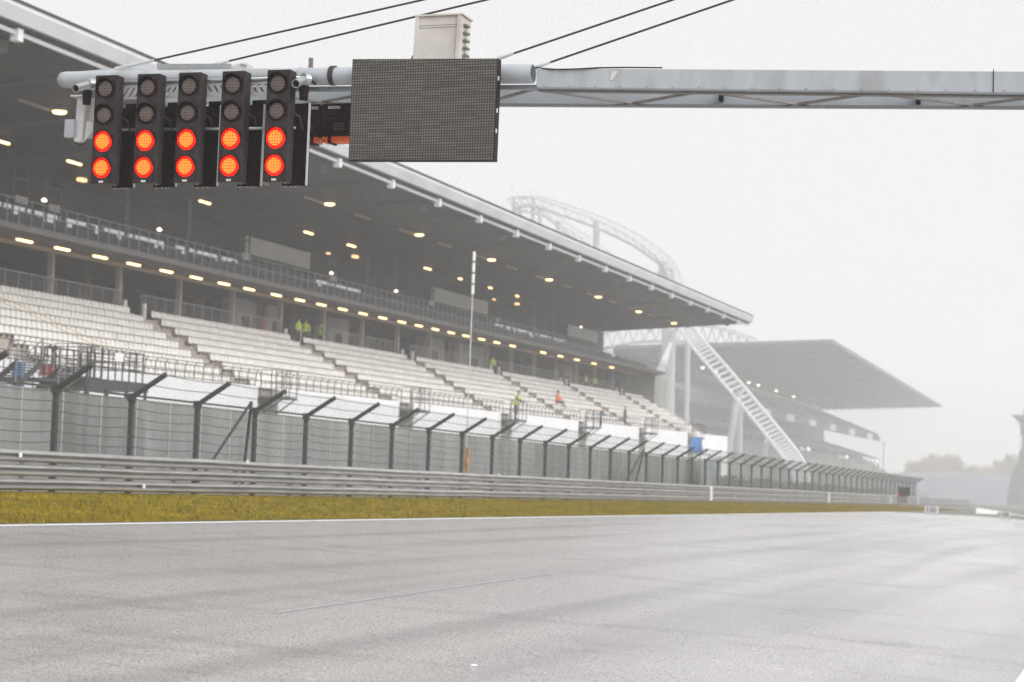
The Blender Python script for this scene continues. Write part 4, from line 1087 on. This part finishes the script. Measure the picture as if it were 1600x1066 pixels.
for f_ in (.25, .75):
    b = MB(); P = A.lerp(B, f_); b.box(P.x - ctr.x - .04, P.x - ctr.x + .04, .131, .3, P.z - ctr.z - .35, P.z - ctr.z - .05); o = b.build('hanger', M['galv'], sc_); o.location = (0, 0, 0)
# control cabinet above
A = gp(649, 27, .1); B = gp(722, 27, .1); Cc = gp(646, 93, .1)
cb = empty('control_cabinet', (Cc.x, TG + .1, Cc.z), 'off white control cabinet with hinges standing on the gantry above the display board', 'cabinet')
x0, x1, z0, z1 = Cc.x, B.x, Cc.z - .02, A.z; ln = .017
def cbx(xa, xb, ya, yb, za, zb): 
    return [(xa + ln * (za - z0) / (z1 - z0), ya, za), (xb + ln * (za - z0) / (z1 - z0), ya, za), (xb + ln * (za - z0) / (z1 - z0), yb, za), (xa + ln * (za - z0) / (z1 - z0), yb, za),
            (xa + ln * (zb - z0) / (z1 - z0), ya, zb), (xb + ln * (zb - z0) / (z1 - z0), ya, zb), (xb + ln * (zb - z0) / (z1 - z0), yb, zb), (xa + ln * (zb - z0) / (z1 - z0), yb, zb)]
x1 -= ln
b = MB(); b.hexa(cbx(x0, x1, TG + .1, TG + .42, z0, z1)); b.build('body', M['beige'], cb)
b = MB(); b.hexa(cbx(x0 + .0, x0 + .045, TG + .075, TG + .099, z0, z1)); b.hexa(cbx(x1 - .045, x1, TG + .075, TG + .099, z0, z1)); b.hexa(cbx(x0 + .046, x1 - .046, TG + .09, TG + .099, z1 - .13, z1 - .115)); b.build('frame', M['beige'], cb)
b = MB(); b.hexa(cbx(x0 + .046, x1 - .046, TG + .095, TG + .0995, z1 - .114, z1 - .104)); b.build('joint', M['brace'], cb)
b = MB(); b.hexa(cbx(x0 - .01, x1 + .02, TG + .07, TG + .44, z1 + .001, z1 + .02)); b.build('lid', M['beige'], cb)
for k in range(5):
    zk = z1 - .1 - k * .088; b = MB(); b.box(x1 + .02, x1 + .055, TG + .16, TG + .3, zk - .012, zk + .012); b.build('hinge', M['brace'], cb)
b = MB(); b.tube([(x0 - .01, TG + .2, z0 + .22), (x0 - .015, TG + .2, z0 + .15), (x0 - .05, TG + .2, z0 + .08), (x0 - .08, TG + .2, z0 + .0)], .008, 6); b.box(x0 - .02, x0, TG + .18, TG + .22, z0 + .2, z0 + .26); b.build('cable', M['cable'], cb)

# dark equipment cases behind, with lettering
q0, q1 = gp(476, 163, .55), gp(548, 163, .55); zb = gp(510, 213, .55).z; zt = q0.z
for k, (xa, xb) in enumerate(((q0.x - .06, q0.x + .2), (q0.x + .225, q1.x + .12))):
    cs_ = empty('equipment_case', ((xa + xb) / 2, TG + .55, zb), ['black equipment case with white lettering half hidden behind the rightmost start light', 'black equipment case with white lettering beside the display board'][k], 'case', 'black equipment cases under the gantry')
    b = MB(); b.box(xa, xb, TG + .55, TG + .75, zb, zt); o = b.build('shell', M['black'], cs_); md = o.modifiers.new('b', 'BEVEL'); md.width = .01; md.segments = 2
    b = MB()
    for r_ in range(5): b.box((xa + xb) / 2 - .08, (xa + xb) / 2 + .05, TG + .54, TG + .549, zb + .07 + r_ * .02, zb + .073 + r_ * .02)
    b.build('vent', M['brace'], cs_)
    b = MB(); b.box(xa + .02, xb - .02, TG + .56, TG + .74, zb - .07, zb - .003); b.build('orange_light_strip', M['orangelit'], cs_)
    b = MB(); b.box(xa + .1, xa + .14, TG + .548, TG + .75, zb - .085, zb - .0035); b.box(xb - .1, xb - .07, TG + .548, TG + .75, zb - .085, zb - .0035); b.build('clasp', M['black'], cs_)
    tx = (xa + .165) if k == 0 else (xa + .17)
    text_mesh('spectrum', .042, 'lettering', M['text'], cs_, (tx, TG + .545, zt - .042), (math.pi / 2, 0, 0), .001)
    b = MB(); b.box(tx - .08, tx + .08, TG + .542, TG + .549, zt - .066, zt - .062); b.build('lettering_underline', M['text'], cs_)

# ------------------------------------------------------------------ people
def skin_body(name, joints, edges, mats, parent, matfn):
    me = bpy.data.meshes.new(name + '_sk'); me.from_pydata([j[0] for j in joints], edges, [])
    o = bpy.data.objects.new('tmp', me); COL.objects.link(o)
    md = o.modifiers.new('s', 'SKIN'); md.use_smooth_shade = True
    for i, j in enumerate(joints): me.skin_vertices[0].data[i].radius = (j[1], j[1] * (j[2] if len(j) > 2 else 1))
    me.skin_vertices[0].data[0].use_root = True
    o.modifiers.new('ss', 'SUBSURF').levels = 1
    dg = bpy.context.evaluated_depsgraph_get(); dg.update()
    m2 = bpy.data.meshes.new_from_object(o.evaluated_get(dg)); COL.objects.unlink(o); bpy.data.objects.remove(o)
    m2.name = name; m2.materials.clear()
    for q in mats: m2.materials.append(q)
    for p_ in m2.polygons: p_.material_index = matfn(p_.center)
    ob = link(name, m2, parent); ob.location = (0, 0, 0); return ob
def person(loc, rz, label, pose='stand', top='hivis', scale=1.0, hat=None):
    hip = .95; dz = 0
    sit = pose == 'sit'
    if sit: dz = -.5
    lean = {'stand': .0, 'sit': -.06, 'lean': .16}[pose] if pose in ('stand', 'sit', 'lean') else 0
    J = [((0, 0, hip + dz), .15, .75), ((0, -lean * .3, 1.12 + dz), .14, .75), ((0, -lean * .7, 1.34 + dz), .17, .68), ((0, -lean, 1.5 + dz), .06), ((0, -lean - .01, 1.6 + dz), .085), ((0, -lean - .01, 1.7 + dz), .09)]
    E = [(0, 1), (1, 2), (2, 3), (3, 4), (4, 5)]
    hands = []
    for s_ in (-1, 1):
        n = len(J); J += [((s_ * .2, -lean * .7, 1.42 + dz), .065)]
        if pose == 'lean': J += [((s_ * .27, -.25, 1.2), .05), ((s_ * .2, -.48, 1.1), .036), ((s_ * .19, -.56, 1.1), .035)]
        elif sit: J += [((s_ * .27, -.08, 1.16 + dz), .05), ((s_ * .18, -.3, 1.06 + dz), .036), ((s_ * .14, -.38, 1.05 + dz), .035)]
        else: J += [((s_ * .27, .02, 1.16), .05), ((s_ * .27, -.08 - .04 * s_, .92), .036), ((s_ * .26, -.11 - .04 * s_, .84), .035)]
        E += [(2, n), (n, n + 1), (n + 1, n + 2), (n + 2, n + 3)]; hands.append(n + 3)
        n = len(J)
        if sit: J += [((s_ * .1, -.03, hip + dz - .04), .1), ((s_ * .12, -.46, hip + dz - .0), .07), ((s_ * .13, -.58, .08), .045), ((s_ * .13, -.74, .05), .04)]
        else: J += [((s_ * .1, 0, hip - .1), .1), ((s_ * .12, -.03 + .02 * s_, .5), .07), ((s_ * .13, .03, .09), .045), ((s_ * .14, -.13, .05), .04)]
        E += [(0, n), (n, n + 1), (n + 1, n + 2), (n + 2, n + 3)]
    t = empty('person', loc, label, 'person'); t.rotation_euler = (0, 0, rz); t.scale = (scale,) * 3
    wl = hip + dz + .02
    def mf(c):
        if c.z > 1.53 + dz: return 0
        if pose == 'lean' and c.y < -.5: return 0
        if pose == 'stand' and abs(c.x) > .2 and c.z < .9: return 0
        if c.z > wl: return 1
        return 2
    topm = {'hivis': M['jacket'], 'dark': M['jacket'], 'teal': M['teal'], 'orange': M['orangef'], 'hivisj': M['hivis']}[top]
    skin_body('body', J, E, [M['skin'], topm, M['navy']], t, mf)
    # fingers: four and a thumb on each hand
    b = MB()
    for hI, s_ in zip(hands, (-1, 1)):
        h = Vector(J[hI][0]); dirn = (h - Vector(J[hI - 1][0])).normalized()
        for q in range(4):
            p0_ = h + Vector((0, (q - 1.5) * .018, 0)); l = (.07, .08, .075, .06)[q]
            p1_ = p0_ + dirn * l * .55; b.tube([p0_, p1_, p1_ + dirn * l * .4 + Vector((-s_ * .02, 0, 0))], .009, 5)
        b.tube([h, h + dirn * .03 + Vector((-s_ * .035, -.01, 0)), h + dirn * .06 + Vector((-s_ * .04, -.015, 0))], .01, 5)
    o = b.build('fingers', M['skin'], t); o.location = (0, 0, 0)
    hc = Vector(J[5][0])
    b = MB(); vs = []; fs = []
    for i in range(7):
        th = math.pi * .55 * i / 6
        for k in range(12):
            ph = k * math.pi / 6; rr = .112
            vs.append((hc.x + rr * math.sin(th) * math.cos(ph), hc.y + .012 + rr * math.sin(th) * math.sin(ph), hc.z + .01 + rr * math.cos(th) * 1.05))
    for i in range(6):
        for k in range(12): fs.append((i * 12 + k, i * 12 + (k + 1) % 12, (i + 1) * 12 + (k + 1) % 12, (i + 1) * 12 + k))
    b.add(vs, fs); o = b.build('hair' if not hat else 'hat', M[hat] if hat else M['hair'], t, smooth=True); o.location = (0, 0, 0)
    b = MB()
    for s_ in (-1, 1): b.box(s_ * .033 - .012, s_ * .033 + .012, hc.y - .1, hc.y - .085, hc.z - .045, hc.z - .03)
    b.box(-.025, .025, hc.y - .098, hc.y - .085, hc.z - .115, hc.z - .105); o = b.build('face_features', M['eye'], t); o.location = (0, 0, 0)
    b = MB(); b.tube([(0, hc.y - .085, hc.z - .04), (0, hc.y - .112, hc.z - .075), (0, hc.y - .09, hc.z - .082)], .012, 6)
    for s_ in (-1, 1): b.box(s_ * .09 - .01, s_ * .09 + .01, hc.y - .015, hc.y + .02, hc.z - .075, hc.z - .02)
    o = b.build('nose_and_ears', M['skin'], t); o.location = (0, 0, 0)
    if top in ('hivis', 'orange'):
        b = MB(); n = 16
        for j, (z_, rx, ry) in enumerate(((1.0, .19, .15), (1.2, .2, .155), (1.38, .225, .155), (1.475, .15, .12))):
            pass
        vs = []
        for (z_, rx, ry) in ((.93, .2, .165), (1.12, .2, .165), (1.34, .235, .17), (1.44, .2, .14), (1.49, .11, .1)):
            vs += [(rx * math.cos(k * 2 * math.pi / n), -lean * (z_ - .95) / .55 + ry * math.sin(k * 2 * math.pi / n), z_ + dz) for k in range(n)]
        fs = [(j * n + k, j * n + (k + 1) % n, (j + 1) * n + (k + 1) % n, (j + 1) * n + k) for j in range(4) for k in range(n)]
        b.add(vs, fs); o = b.build('vest', M['orangef'] if top == 'orange' else M['hivis'], t, smooth=True); o.location = (0, 0, 0)
    if top == 'hivisj' or top == 'hivis':
        b = MB(); n = 16; vs = []
        for z_ in (1.08, 1.13): vs += [(.212 * math.cos(k * 2 * math.pi / n), -lean * .4 + .172 * math.sin(k * 2 * math.pi / n), z_ + dz) for k in range(n)]
        b.add(vs, [(k, (k + 1) % n, n + (k + 1) % n, n + k) for k in range(n)]); o = b.build('reflective_band', M['reflect'], t); o.location = (0, 0, 0)
    return t
R_ = math.radians
def pp(px, D, h): return (X(D), T(px, D), Zh(h))
person(pp(461, 65.2, 8.74), R_(80), 'person in a yellow high visibility jacket on the concourse, left one of the standing pair', 'stand', 'hivisj', 1.27)
person(pp(472, 65.3, 8.74), R_(20), 'person in a yellow high visibility jacket turned sideways, right one of the standing pair', 'stand', 'hivisj', 1.27)
person(pp(496, 65.2, 8.74), R_(140), 'person in dark clothes with a yellow vest standing apart on the concourse', 'stand', 'hivis', 1.27)
person(pp(767, 65.3, 8.74), R_(60), 'person in a yellow jacket standing on the concourse right of the slender mast', 'stand', 'hivisj', 1.27)
person(pp(914, 65.3, 8.74), R_(90), 'person in a yellow jacket far along the concourse, left of two', 'stand', 'hivisj', 1.25)
person(pp(928, 65.3, 8.74), R_(70), 'person in a yellow jacket far along the concourse, right of two', 'stand', 'hivisj', 1.25)
person(pp(805, 54.6, 3.69), R_(90), 'person in a yellow vest leaning on the cage of a platform above the white wall', 'lean', 'hivis', 1.5)
person(pp(871, 59.9, 5.82), R_(60), 'person in an orange vest sitting alone among the white seats', 'sit', 'orange', 1.45)
person(pp(938, 55.2, 3.69), R_(120), 'person in a teal jacket standing at a caged platform near the stand end', 'lean', 'teal', 1.3)
person(pp(976, 57.2, 4.1), R_(90), 'person in a dark jacket and orange cap standing behind the front railing', 'stand', 'dark', 1.45, 'orangef')

# ------------------------------------------------------------------ coaster
co = empty('roller_coaster', at_z(1043, 760, 330), 'pale grey roller coaster track on tall pylons curving over and beyond the grandstand', 'roller coaster')
def crv(pts, n):
    out_ = []
    P = [Vector(p_) for p_ in pts]; P = [P[0] * 2 - P[1]] + P + [P[-1] * 2 - P[-2]]
    for i in range(1, len(P) - 2):
        for k in range(n):
            t_ = k / n; a_, b_, c_, d_ = P[i - 1:i + 3]
            out_.append(.5 * ((2 * b_) + (c_ - a_) * t_ + (2 * a_ - 5 * b_ + 4 * c_ - d_) * t_ ** 2 + (-a_ + 3 * b_ - 3 * c_ + d_) * t_ ** 3))
    out_.append(P[-2]); return out_
def track(pts, side, r_rail, r_sp, nm='coaster_track', drop=1.0, n=8, gap=1, mt='coaster'):
    C = crv(pts, n); s_ = Vector(side); b = MB()
    b.tube([p_ + s_ for p_ in C], r_rail, 6); b.tube([p_ - s_ for p_ in C], r_rail, 6)
    if r_sp: b.tube([p_ + Vector((0, 0, -drop)) for p_ in C], r_sp, 8)
    for k in range(0, len(C), gap):
        b.bar(C[k] + s_, C[k] - s_, r_rail * 1.6)
        if r_sp: b.bar(C[k] + s_, C[k] + Vector((0, 0, -drop)), r_rail * 1.2); b.bar(C[k] - s_, C[k] + Vector((0, 0, -drop)), r_rail * 1.2)
    b.build(nm, M[mt], co); return C
ZC = 330
upper = [at_z(*q) for q in ((803, 311, 345), (830, 307, 342), (870, 318, 338), (932, 340, 334), (985, 365, 331), (1022, 390, 330), (1043, 410, 330), (1057, 440, 328), (1062, 480, 325))]
track(upper, (1.6, 1.6, .2), .2, .42, drop=3.2, n=9, gap=3)
track([at_z(*q) for q in ((812, 318, 350), (850, 326, 350), (880, 350, 348), (915, 372, 346), (950, 400, 345), (990, 440, 345))], (1.4, 1.4, .1), .2, .36, drop=2.4, gap=3)
track([at_z(*q) for q in ((925, 524, 360), (990, 510, 360), (1060, 508, 358), (1120, 512, 356), (1175, 530, 354))], (1.4, 1.4, .1), .26, .5, drop=5.5, n=4)
track([at_z(*q) for q in ((1066, 500, 318), (1085, 530, 312), (1112, 562, 306), (1150, 606, 298), (1185, 648, 290), (1215, 685, 284), (1238, 715, 280), (1251, 742, 278), (1253, 780, 278))], (1.75, .28, .8), .5, .0, n=6, mt='coasterl')
def pyl(x0_, y0_, x1_, y1_, Z_, r_): 
    b = MB(); b.tube([at_z(x0_, y0_, Z_), at_z(x1_, y1_, Z_)], r_, 10); b.build('pylon', M['coaster'], co)
for a_ in ((803, 308, 800, 520, 345, .6), (812, 325, 835, 520, 345, .6), (833, 310, 829, 520, 342, .6), (842, 320, 858, 520, 342, .6), (874, 345, 872, 520, 346, 1.0), (932, 345, 930, 520, 334, 1.0), (1034, 408, 1016, 520, 330, .6), (1040, 408, 1038, 790, 330, 1.1),
           (1050, 420, 1058, 520, 330, .6), (1048, 515, 1044, 790, 320, 1.5), (1075, 525, 1070, 790, 322, .8), (1151, 628, 1124, 800, 292, .9), (1156, 610, 1154, 800, 296, .9), (1200, 672, 1184, 800, 287, .6), (1253, 745, 1262, 800, 278, .6), (1030, 540, 1032, 790, 340, .7)):
    pyl(*a_)
b = MB(); b.bar(at_z(807, 330, 345), at_z(822, 330, 345), .8); b.bar(at_z(801, 290, 345), at_z(801, 310, 345), .15); b.bar(at_z(829, 296, 343), at_z(829, 310, 343), .15); b.build('crossbeam', M['coaster'], co)
# white banner hanging beside
b = MB(); q = [at_z(*w) for w in ((1046, 535, 300), (1050, 536, 300), (1036, 592, 300), (1014, 640, 300), (1005, 622, 300))]; q_ = [p_ + Vector((0, .3, 0)) for p_ in q]
b.add(q + q_, [(0, 1, 2, 3, 4), (9, 8, 7, 6, 5)] + [(i, 5 + i, 5 + (i + 1) % 5, (i + 1) % 5) for i in range(5)])
tag(b.build('hanging_sail', M['wall'], None, q[0]), 'white triangular sail hanging at the end of the grandstand beside the pylons', 'sail')

# ------------------------------------------------------------------ far grandstand
g2 = empty('far_grandstand', at_z(1250, 770, 380), 'misty grandstand with a huge sloping roof beyond the roller coaster', 'grandstand')
nf, nb_, ff, fb_ = at_z(1298, 535, 322), at_z(960, 545, 335), at_z(1470, 636, 470), at_z(1288, 640, 480)
b = MB(); u = Vector((0, 0, .9)); b.hexa([nb_, nf, ff, fb_, nb_ + u, nf + u, ff + u * .4, fb_ + u]); b.build('roof', M['farroof'], g2)
b = MB(); b.bar(nf + u * .5 + Vector((.3, 0, 0)), ff + u * .3 + Vector((.3, 0, 0)), .35, 1.1); b.bar(nb_ + u * .5, nf + u * .5, .3, 1.0); b.build('fascia', M['farroof'], g2)
for i in range(15):
    p_ = fb_.lerp(ff, (i + .5) / 16); b = MB(); b.bar(p_ + Vector((0, .3, .1)), p_ + Vector((0, .3, -.9)), .5, .35); b.build('bracket', M['farconc'], g2)
def ribs(n):
    for i in range(n):
        f_ = (i + .5) / n; a_ = nb_.lerp(fb_, f_) + Vector((0, 0, -.15)); c_ = nf.lerp(ff, f_) + Vector((0, 0, -.15)); b = MB(); b.bar(a_, c_, .3, .3); b.build('beam', M['farroof'], g2)
ribs(14)
# tiers: lofted strips between near and far sections
def loft(nm, m, near, far, th=Vector((0, 0, -.6))):
    b = MB()
    A = [at_z(*q) for q in near]; B = [at_z(*q) for q in far]
    for i in range(len(A) - 1): b.hexa([A[i] + th, A[i + 1] + th, B[i + 1] + th, B[i] + th, A[i], A[i + 1], B[i + 1], B[i]])
    b.build(nm, m, g2)
loft('upper_tier', M['farconc'], ((985, 560, 345), (1060, 606, 322)), ((1280, 640, 478), (1372, 678, 446)))
loft('upper_front', M['fardark'], ((1060, 606, 322), (1061, 624, 322)), ((1372, 678, 446), (1376, 690, 446)), Vector((-.5, .3, 0)))
loft('middle_tier', M['fardark'], ((1000, 626, 338), (1061, 650, 326)), ((1290, 690, 462), (1372, 716, 446)))
loft('lower_tier', M['farconc'], ((1020, 655, 330), (1110, 735, 300)), ((1320, 700, 450), (1450, 775, 425)))
loft('lower_wall', M['fardark'], ((1110, 735, 300), (1110, 790, 300)), ((1450, 773, 425), (1450, 800, 425)), Vector((-.6, .3, 0)))
loft('back_wall', M['farconc'], ((960, 545, 336), (985, 640, 346)), ((1286, 640, 481), (1290, 745, 470)), Vector((-.6, .3, 0)))
b = MB()
fA, fB = (1060, 612, 321), (1376, 686, 445)
cols_ = []
for i in range(26):
    f0, f1 = (i + .06) / 26, (i + .94) / 26
    A0 = at_z(*fA).lerp(at_z(*fB), f0 * .98); B0 = at_z(*fA).lerp(at_z(*fB), f1 * .98)
    h = 1.15
    if f0 < .28 : continue
    m_ = M['bluegrey'] if i % 3 else M['wall']
    b = MB(); o_ = Vector((.35, -.1, 0)); b.hexa([A0 + o_ - Vector((0, 0, h)), B0 + o_ - Vector((0, 0, h)), B0 - Vector((0, 0, h)), A0 - Vector((0, 0, h)), A0 + o_ + Vector((0, 0, h)), B0 + o_ + Vector((0, 0, h)), B0 + Vector((0, 0, h)), A0 + Vector((0, 0, h))]); b.build('banner_panel', m_, g2)
for i in range(12):
    p_ = at_z(1010, 655, 332).lerp(at_z(1372, 716, 446), i / 11); b = MB(); b.bar(p_, p_ + Vector((0, 0, -7)), .6); b.build('column', M['farconc'], g2)
tt = MB(); r2 = random.Random(11)
for i in range(900):
    f_ = r2.random(); g_ = r2.random()
    a_ = at_z(1020, 655, 330).lerp(at_z(1320, 700, 450), f_); c_ = at_z(1110, 735, 300).lerp(at_z(1450, 775, 425), f_)
    p_ = a_.lerp(c_, round(g_ * 14) / 14); tt.box(p_.x - .25, p_.x + .25, p_.y - .35, p_.y + .35, p_.z + .0, p_.z + .55 + r2.random() * .2)
tag(tt.build('seat_rows', M['fardark'], g2), kind='stuff')
for i, (px, py, Z_) in enumerate([(1098, 575, 330), (1118, 581, 336), (1170, 598, 352), (1185, 602, 358), (1213, 611, 368), (1240, 620, 378)]):
    p_ = at_z(px, py, Z_); b = MB(); b.tube([p_ + Vector((0, 0, -.3)), p_ + Vector((0, 0, .3))], .5, 10, radii=[.4, .6]); b.build('lamp', M['lampw'], g2)
# white horn loudspeakers on poles
for i, (px, py, Z_) in enumerate([(1203, 692, 285), (1258, 704, 300), (1318, 716, 330), (1366, 723, 350)]):
    p_ = at_z(px, py, Z_); t = empty('loudspeaker_pole', (p_.x, p_.y, gz(p_.x, p_.y)), 'pole with a cluster of white horn loudspeakers behind the fence, %s from the left' % ORD[i], 'loudspeaker', 'poles with white loudspeakers')
    b = MB(); b.tube([(p_.x, p_.y, gz(p_.x, p_.y)), p_ + Vector((0, 0, .2))], .12, 8); b.build('pole', M['fardark'], t)
    for s_ in (-1, 1):
        b = MB(); b.tube([p_, p_ + Vector((s_ * .7, -.5, .3)), p_ + Vector((s_ * 1.1, -.8, .45))], .3, 12, radii=[.12, .35, .65]); b.build('horn', M['white'], t)
p_ = at_z(1381, 690, 380); b = MB(); b.tube([(p_.x, p_.y, gz(p_.x, p_.y)), p_], .16, 8, radii=[.2, .12]); b.box(p_.x - .7, p_.x + .9, p_.y - .2, p_.y + .2, p_.z - 1, p_.z - .7)
tag(b.build('lamp_post', M['farconc'], None, (p_.x, p_.y, gz(p_.x, p_.y))), 'tall thin grey post right of the far grandstand', 'lamp post')

# ------------------------------------------------------------------ far right: terrace, wall, boards, trees, tower
g3 = empty('blue_terrace', at_z(1520, 800, 560), 'bank of blue grey seating fading into the mist at the end of the straight', 'grandstand')
b = MB(); NS = 16
A0, A1 = at_z(1395, 744, 560), at_z(1640, 742, 600); B0, B1 = at_z(1400, 810, 520), at_z(1640, 814, 540)
for i in range(NS):
    f0, f1 = i / NS, (i + 1) / NS
    p0_, p1_, p2_, p3_ = A0.lerp(B0, f0), A1.lerp(B1, f0), A1.lerp(B1, f1), A0.lerp(B0, f1)
    p2_.z = p1_.z; p3_.z = p0_.z; d_ = Vector((0, 0, -2.5)); b.hexa([p3_ + d_, p2_ + d_, p1_ + d_, p0_ + d_, p3_, p2_, p1_, p0_])
b.build('tier', M['bluegrey'], g3)
b = MB()
for (xa, ya, xb, yb) in ((1468, 748, 1505, 800), (1560, 748, 1592, 806)):
    b.bar(at_z(xa, ya, 556), at_z(xb, yb, 516), 2.2, .8)
b.build('stairway', M['fardark'], g3)
b = MB(); A_, B_ = at_z(1394, 741, 562), at_z(1642, 738, 602); b.bar(A_, B_, .3, 1.5); b.build('parapet', M['farconc'], g3)
# low white wall
wl_ = MB(); pts = [at_y(x_, y_, on_track(x_, y2_).y) for x_, y_, y2_ in ((1525, 794, 802.6), (1560, 799.5, 804.5), (1600, 807, 809), (1660, 818, 820))]
for i in range(3):
    a_, c_ = pts[i], pts[i + 1]; wl_.hexa([a_ + Vector((0, 0, -1.2)), c_ + Vector((0, 0, -1.2)), c_ + Vector((.3, .4, -1.2)), a_ + Vector((.3, .4, -1.2)), a_, c_, c_ + Vector((.3, .4, 0)), a_ + Vector((.3, .4, 0))])
tag(wl_.build('low_wall', M['white'], None, pts[0]), 'low white wall at the far right edge of the track', 'wall')
def board(px, py, wpx, hpx, Z_, txt, label):
    g_ = on_track(px, py + hpx / 2 + (1 if wpx > 20 else 2.5)); Z_ = g_.y / ray(px, py).y; c_ = at_z(px, py, Z_); k = Z_ / F; w, h = wpx * k, hpx * k
    zg = gz(c_.x, c_.y)
    t = empty('distance_board', (c_.x, c_.y, c_.z - h / 2 - .15), label, 'sign', 'braking distance boards')
    b = MB(); b.box(-w / 2, w / 2, 0, .08, .15, .15 + h); o = b.build('plate', M['white'], t); o.location = (0, 0, 0); o['label'] = 'white plate'
    for s_ in (-1, 1):
        b = MB(); b.box(s_ * w * .35 - .05, s_ * w * .35 + .05, .081, .15, -.2, .3 + h * .8); o = b.build('leg', M['galv'], t); o.location = (0, 0, 0)
    tm = text_mesh(txt, h * 1.0, 'number', M['textk'], t, Vector((c_.x, c_.y - .02, c_.z)), (math.pi / 2, 0, 0), .01); tm.scale = (1.05, 1, 1)
    t.rotation_euler = (0, 0, R_(-18))
board(1455, 796.5, 22, 11.5, 190, '150', 'white distance board reading 150 at the grass edge on the left')
board(1570.5, 804.5, 16, 8.5, 220, '100', 'white distance board reading 100 in front of the low white wall')
# marshal panel
p_ = at_z(1412, 768, 200); t = empty('marshal_post', (p_.x, p_.y, gz(p_.x, p_.y)), 'dark signal panel on a stand at the marshal post beside the guardrail', 'panel')
b = MB(); b.box(p_.x - .6, p_.x + .6, p_.y, p_.y + .3, p_.z - .5, p_.z + .45); b.build('panel', M['black'], t)
b = MB(); b.box(p_.x - .35, p_.x + .35, p_.y + .02, p_.y + .25, p_.z - 1.2, p_.z - .503); b.build('cabinet', M['slab'], t)
b = MB(); b.bar((p_.x - .15, p_.y + .1, gz(p_.x, p_.y)), (p_.x - .15, p_.y + .1, p_.z - 1.2), .25); b.build('orange_post', M['orange'], t)
q = at_z(1403.5, 768, 200); person((q.x, q.y + .4, q.z - 1.5), R_(90), 'person in orange beside the dark marshal panel', 'stand', 'orange', .95, 'orangef')
# tower at right edge
tw = empty('control_tower', at_z(1610, 800, 420), 'misty tower with a flared top cut off by the right edge of the photo', 'tower')
k = 420 * 1.8 / F; base = at_z(1618, 800, 420)
b = MB(); lv = [(812, 46), (770, 43), (740, 37), (722, 29), (705, 27), (670, 27), (662, 29), (655, 36), (651, 41), (650, 41)]
b.tube([at_z(1618 + (800 - y) * .03, y, 420) for y, _ in lv], 1, 24, radii=[r * k for _, r in lv]); b.build('shaft', M['fardark'], tw)
b = MB(); b.tube([at_z(1600, 640, 420), at_z(1600, 651, 420)], .3, 6); b.build('aerial', M['fardark'], tw)
for s_ in range(5):
    b = MB(); q = at_z(1600 + s_ * 8 - 8, 690, 420) + ROT @ Vector((0, 0, 3.2)); b.bar(q + Vector((0, 0, -3)), q + Vector((0, 0, 2.5)), .8, .3); b.build('window', M['wall'], tw)
# trees
def tree_mesh(seed, h, w, mleaf):
    rr = random.Random(seed); tr = MB(); tr.tube([(0, 0, 0), (rr.uniform(-.2, .2), 0, h * .4), (0, 0, h * .75)], .3, 8, radii=[.45, .3, .1])
    cl = [(rr.gauss(0, w * .3), rr.gauss(0, w * .3), h * (.42 + .5 * rr.random()), w * (.16 + .16 * rr.random())) for _ in range(16)]
    for c in cl[:9]: tr.tube([(0, 0, h * .35), ((c[0]) * .5, c[1] * .5, (h * .35 + c[2]) / 2), c[:3]], .1, 5, radii=[.16, .1, .04])
    lf = MB()
    for c in cl:
        for _ in range(150):
            d_ = Vector((rr.gauss(0, 1), rr.gauss(0, 1), rr.gauss(0, .8))).normalized() * c[3] * rr.random() ** .4
            p_ = Vector(c[:3]) + d_; s = .22 + .2 * rr.random(); a_ = Vector((rr.gauss(0, 1), rr.gauss(0, 1), rr.gauss(0, 1))).normalized() * s; e_ = a_.orthogonal().normalized() * s * .7
            lf.add([p_ - a_, p_ + e_, p_ + a_, p_ - e_], [(0, 1, 2, 3)])
    return tr, lf
protos = []
spec = [(1448, 715, 7, 'leaf'), (1470, 706, 8, 'leaf'), (1491, 716, 6, 'leafg'), (1513, 731, 4, 'leafg'), (1535, 728, 5, 'leaf'), (1560, 722, 6, 'leaf'), (1583, 712, 8, 'leafg'), (1430, 728, 5, 'leafg')]
lab = ['rusty autumn tree left of the tallest tree above the blue terrace', 'tallest broad autumn tree above the blue terrace', 'dull green tree right of the tallest tree', 'small greenish tree in the dip above the terrace', 'small rusty tree in the middle of the gap above the terrace', 'rusty tree left of the tower', 'dull green tree just left of the tower', 'small dull green tree at the left end of the blue terrace']
for i, (px, py, w, ml) in enumerate(spec):
    top_ = at_z(px, py, 590); bz = at_z(px, 760, 590).z; h = top_.z - bz
    tr, lf = tree_mesh(i, 10, 7 + w * .3, ml)
    t = empty('autumn_tree', (top_.x, top_.y, bz), lab[i], 'tree', 'trees beyond the blue terrace')
    o = tr.build('trunk', M['bark'], t); o.location = (0, 0, 0); o = lf.build('crown', M[ml], t); o.location = (0, 0, 0)
    t.scale = (1.25, 1.25, h / 10)

# ------------------------------------------------------------------ haze
hz = bpy.data.materials.new('haze_air'); hz.use_nodes = True; t = hz.node_tree; t.nodes.clear()
pv = t.nodes.new('ShaderNodeVolumePrincipled'); pv.inputs['Density'].default_value = 0.00102; pv.inputs['Color'].default_value = (1.0, 1.0, 1.0, 1)
oo = t.nodes.new('ShaderNodeOutputMaterial'); t.links.new(pv.outputs[0], oo.inputs['Volume'])
b = MB(); zlow = gz(-20, 1400) - 2; b.box(-950, 550, -70, 1420, zlow - 1, 98)
tag(b.build('haze', hz), kind='stuff')
